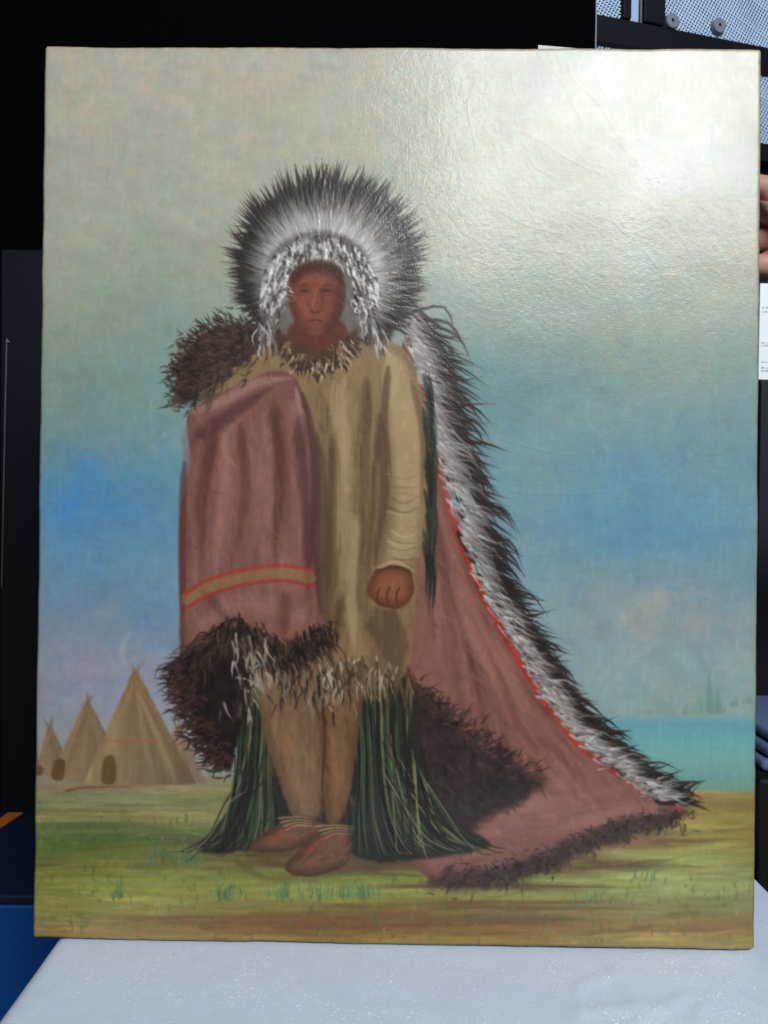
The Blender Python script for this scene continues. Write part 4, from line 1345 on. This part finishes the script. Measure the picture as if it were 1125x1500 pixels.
# ================================================================== things glimpsed along the right edge
case_l = at_y(1112, 700, 1.30).x
bm = bmesh.new(); box(bm, (case_l, 1.30, FLOOR_Z), (case_l + .45, 1.46, at_y(1120, 556, 1.30).z), .006)
tag(bm_obj('equipment_case', bm, material('black_case', (.008, .009, .013), .55, .25)), 'tall black case beyond the right edge, below the white sheet', 'case')
ps = at_y(1113, 556, 1.33); pe = at_y(1122, 414, 1.33)
sheet = empty('printed_sheet', (ps.x, 1.335, ps.z))
tag(sheet, 'white printed sheet upright on the black case beside the hand', 'paper')
bm = bmesh.new(); box(bm, (0, 0, .001), (.21, .002, pe.z - ps.z))
bm_obj('paper', bm, material('bright_paper', (.80, .84, .86), .7, .3), sheet)
INK = material('grey_blue_print', (.36, .46, .52), .8, .1, var=.4, vscale=90)
hh = pe.z - ps.z
for f0, x0, x1 in ((.74, .004, .19), (.70, .004, .10), (.38, .003, .19), (.35, .003, .15), (.18, .004, .19), (.12, .004, .16), (.09, .004, .19)):
    bm = bmesh.new()
    x = x0
    while x < x1:
        w = rng.uniform(.002, .007)
        box(bm, (x, -.0005, hh * f0), (x + w, -.0001, hh * f0 + rng.uniform(.0015, .003)))
        x += w + rng.uniform(.001, .003)
    bm_obj('printed_line', bm, INK, sheet)['kind'] = 'stuff'

# low black trunk with a folded cloth
TY = .90
tl = at_y(1100, 1135, TY).x
tz1 = at_y(1116, 1132, TY).z
bm = bmesh.new(); box(bm, (max(tl, xr + .004), TY - .02, FLOOR_Z), (tl + .5, TY + .28, tz1), .005)
tag(bm_obj('trunk', bm, material('black_trunk', (.006, .006, .008), .6, .2)), 'low black trunk right of the foam sheet', 'trunk')
cloth = empty('folded_cloth', (at_y(1114, 1130, TY).x, TY, tz1))
tag(cloth, 'folded blue-grey cloth on the low black trunk', 'cloth')
CL = material('blue_grey_cotton', (.10, .14, .27), .85, .2, bump=.5, bscale=700, var=.15, vscale=40)
ht = at_y(1120, 1045, TY).z - tz1
ht *= .62
for k in range(3):
    bm = bmesh.new()
    zz = ht / 3
    box(bm, (.002 + .008 * k, .002 * k, zz * k + .0003), (.24, .20 - .004 * k, zz * (k + 1) - .0002), zz * .42, 4)
    bm_obj('fold', bm, CL, cloth, True)

# ================================================================== blue box with an orange stripe, lower left
d1, d2 = .95, 1.20
zt = at_y(30, 1310, d1).z
bxr = -.262
bb = empty('blue_box', (-.42, d1, FLOOR_Z))
tag(bb, 'glossy blue box with an orange stripe on its lid, left of the foam', 'box')
o_ = Vector((-.42, d1, FLOOR_Z))
BLUE = material('blue_enamel', (.006, .075, .33), .33, .5, rvar=.06, vscale=6)
bm = bmesh.new(); box(bm, Vector((-.80, d1, FLOOR_Z)) - o_, Vector((bxr, d2, zt - .0125)) - o_, .004)
bm_obj('body', bm, BLUE, bb)
bm = bmesh.new(); box(bm, Vector((-.80, d1 - .002, zt - .012)) - o_, Vector((bxr, d2, zt)) - o_, .003)
lid = bm_obj('lid', bm, material('navy_lid', (.008, .014, .045), .5, .35, bump=.3, bscale=300, var=.3, vscale=12), bb)
bm = bmesh.new()
P4 = [at_z(x, y, zt + .0012) for x, y in ((-14, 1209), (-14, 1222), (34, 1190), (12, 1190))]
v = [bm.verts.new(p - o_) for p in P4]
bm.faces.new(v)
ex = bmesh.ops.extrude_face_region(bm, geom=bm.faces[:])
bmesh.ops.translate(bm, vec=(0, 0, -.001), verts=[e for e in ex['geom'] if isinstance(e, bmesh.types.BMVert)])
bmesh.ops.recalc_face_normals(bm, faces=bm.faces[:])
bm_obj('orange_stripe', bm, material('orange_tape', (.62, .16, .02), .6, .3), bb)

# ================================================================== the hand steadying the painting's right edge
person = empty('person', (.40, .72, .58))
tag(person, 'bare hand in a dark sleeve steadying the right edge of the painting', 'person')


def skin(name, verts, edges, radii, mat, root, sub=2):
    me = bpy.data.meshes.new(name)
    me.from_pydata([tuple(Vector(v_) - Vector(person.location)) for v_ in verts], edges, [])
    o = link(name, me, mat, person)
    me.skin_vertices or me.attributes
    md = o.modifiers.new('skin', 'SKIN')
    if not me.skin_vertices:
        bpy.context.view_layer.objects.active = o
    lay = me.skin_vertices[0].data
    for i, r_ in enumerate(radii):
        lay[i].radius = (r_, r_) if not isinstance(r_, tuple) else r_
        lay[i].use_root = (i == root)
    sd = o.modifiers.new('sub', 'SUBSURF')
    sd.levels = sub; sd.render_levels = sub
    md.use_smooth_shade = True
    return o


SK = material('skin', (.40, .21, .18), .36, .5, bump=.25, bscale=260, var=.14, vscale=50)
SK.node_tree.nodes['Principled BSDF'].inputs['Subsurface Weight'].default_value = .12
SK.node_tree.nodes['Principled BSDF'].inputs['Subsurface Radius'].default_value = (.01, .004, .002)
ex_ = .3205                                       # the canvas's right edge
V, E, Rr = [], [], []


def add(p, r_, prev=None):
    V.append(p); Rr.append(r_)
    if prev is not None:
        E.append((prev, len(V) - 1))
    return len(V) - 1


w0 = add((.440, .765, .575), .026)
w1 = add((.405, .745, .592), (.024, .030), w0)
pc = add((.372, .725, .614), (.020, .036), w1)
for k, (dz, ln) in enumerate(((.040, 1.0), (.017, 1.08), (-.007, 1.0), (-.030, .8))):
    kn = add((.343, .714, .616 + dz), .0118, pc)
    m1 = add((.343 - .034 * ln, .7065, .616 + dz), .0092, kn)
    m2 = add((.343 - .058 * ln, .7035, .616 + dz), .0082, m1)
    add((.343 - .078 * ln, .7025, .615 + dz), .0070, m2)
t0 = add((.372, .690, .612), .0165, pc)
t1 = add((.351, .678, .622), .0135, t0)
t2 = add((.3375, .675, .640), .0112, t1)
add((.3315, .674, .661), .0085, t2)
skin('hand', V, E, Rr, SK, pc)
SLV = material('dark_sleeve_cloth', (.018, .016, .022), .85, .2, bump=.6, bscale=500)
skin('sleeve', [(.418, .752, .586), (.49, .80, .53), (.60, .87, .45), (.74, .95, .39)], [(0, 1), (1, 2), (2, 3)], [.037, .043, .05, .058], SLV, 0)

print('scene built; objects', len(bpy.data.objects))
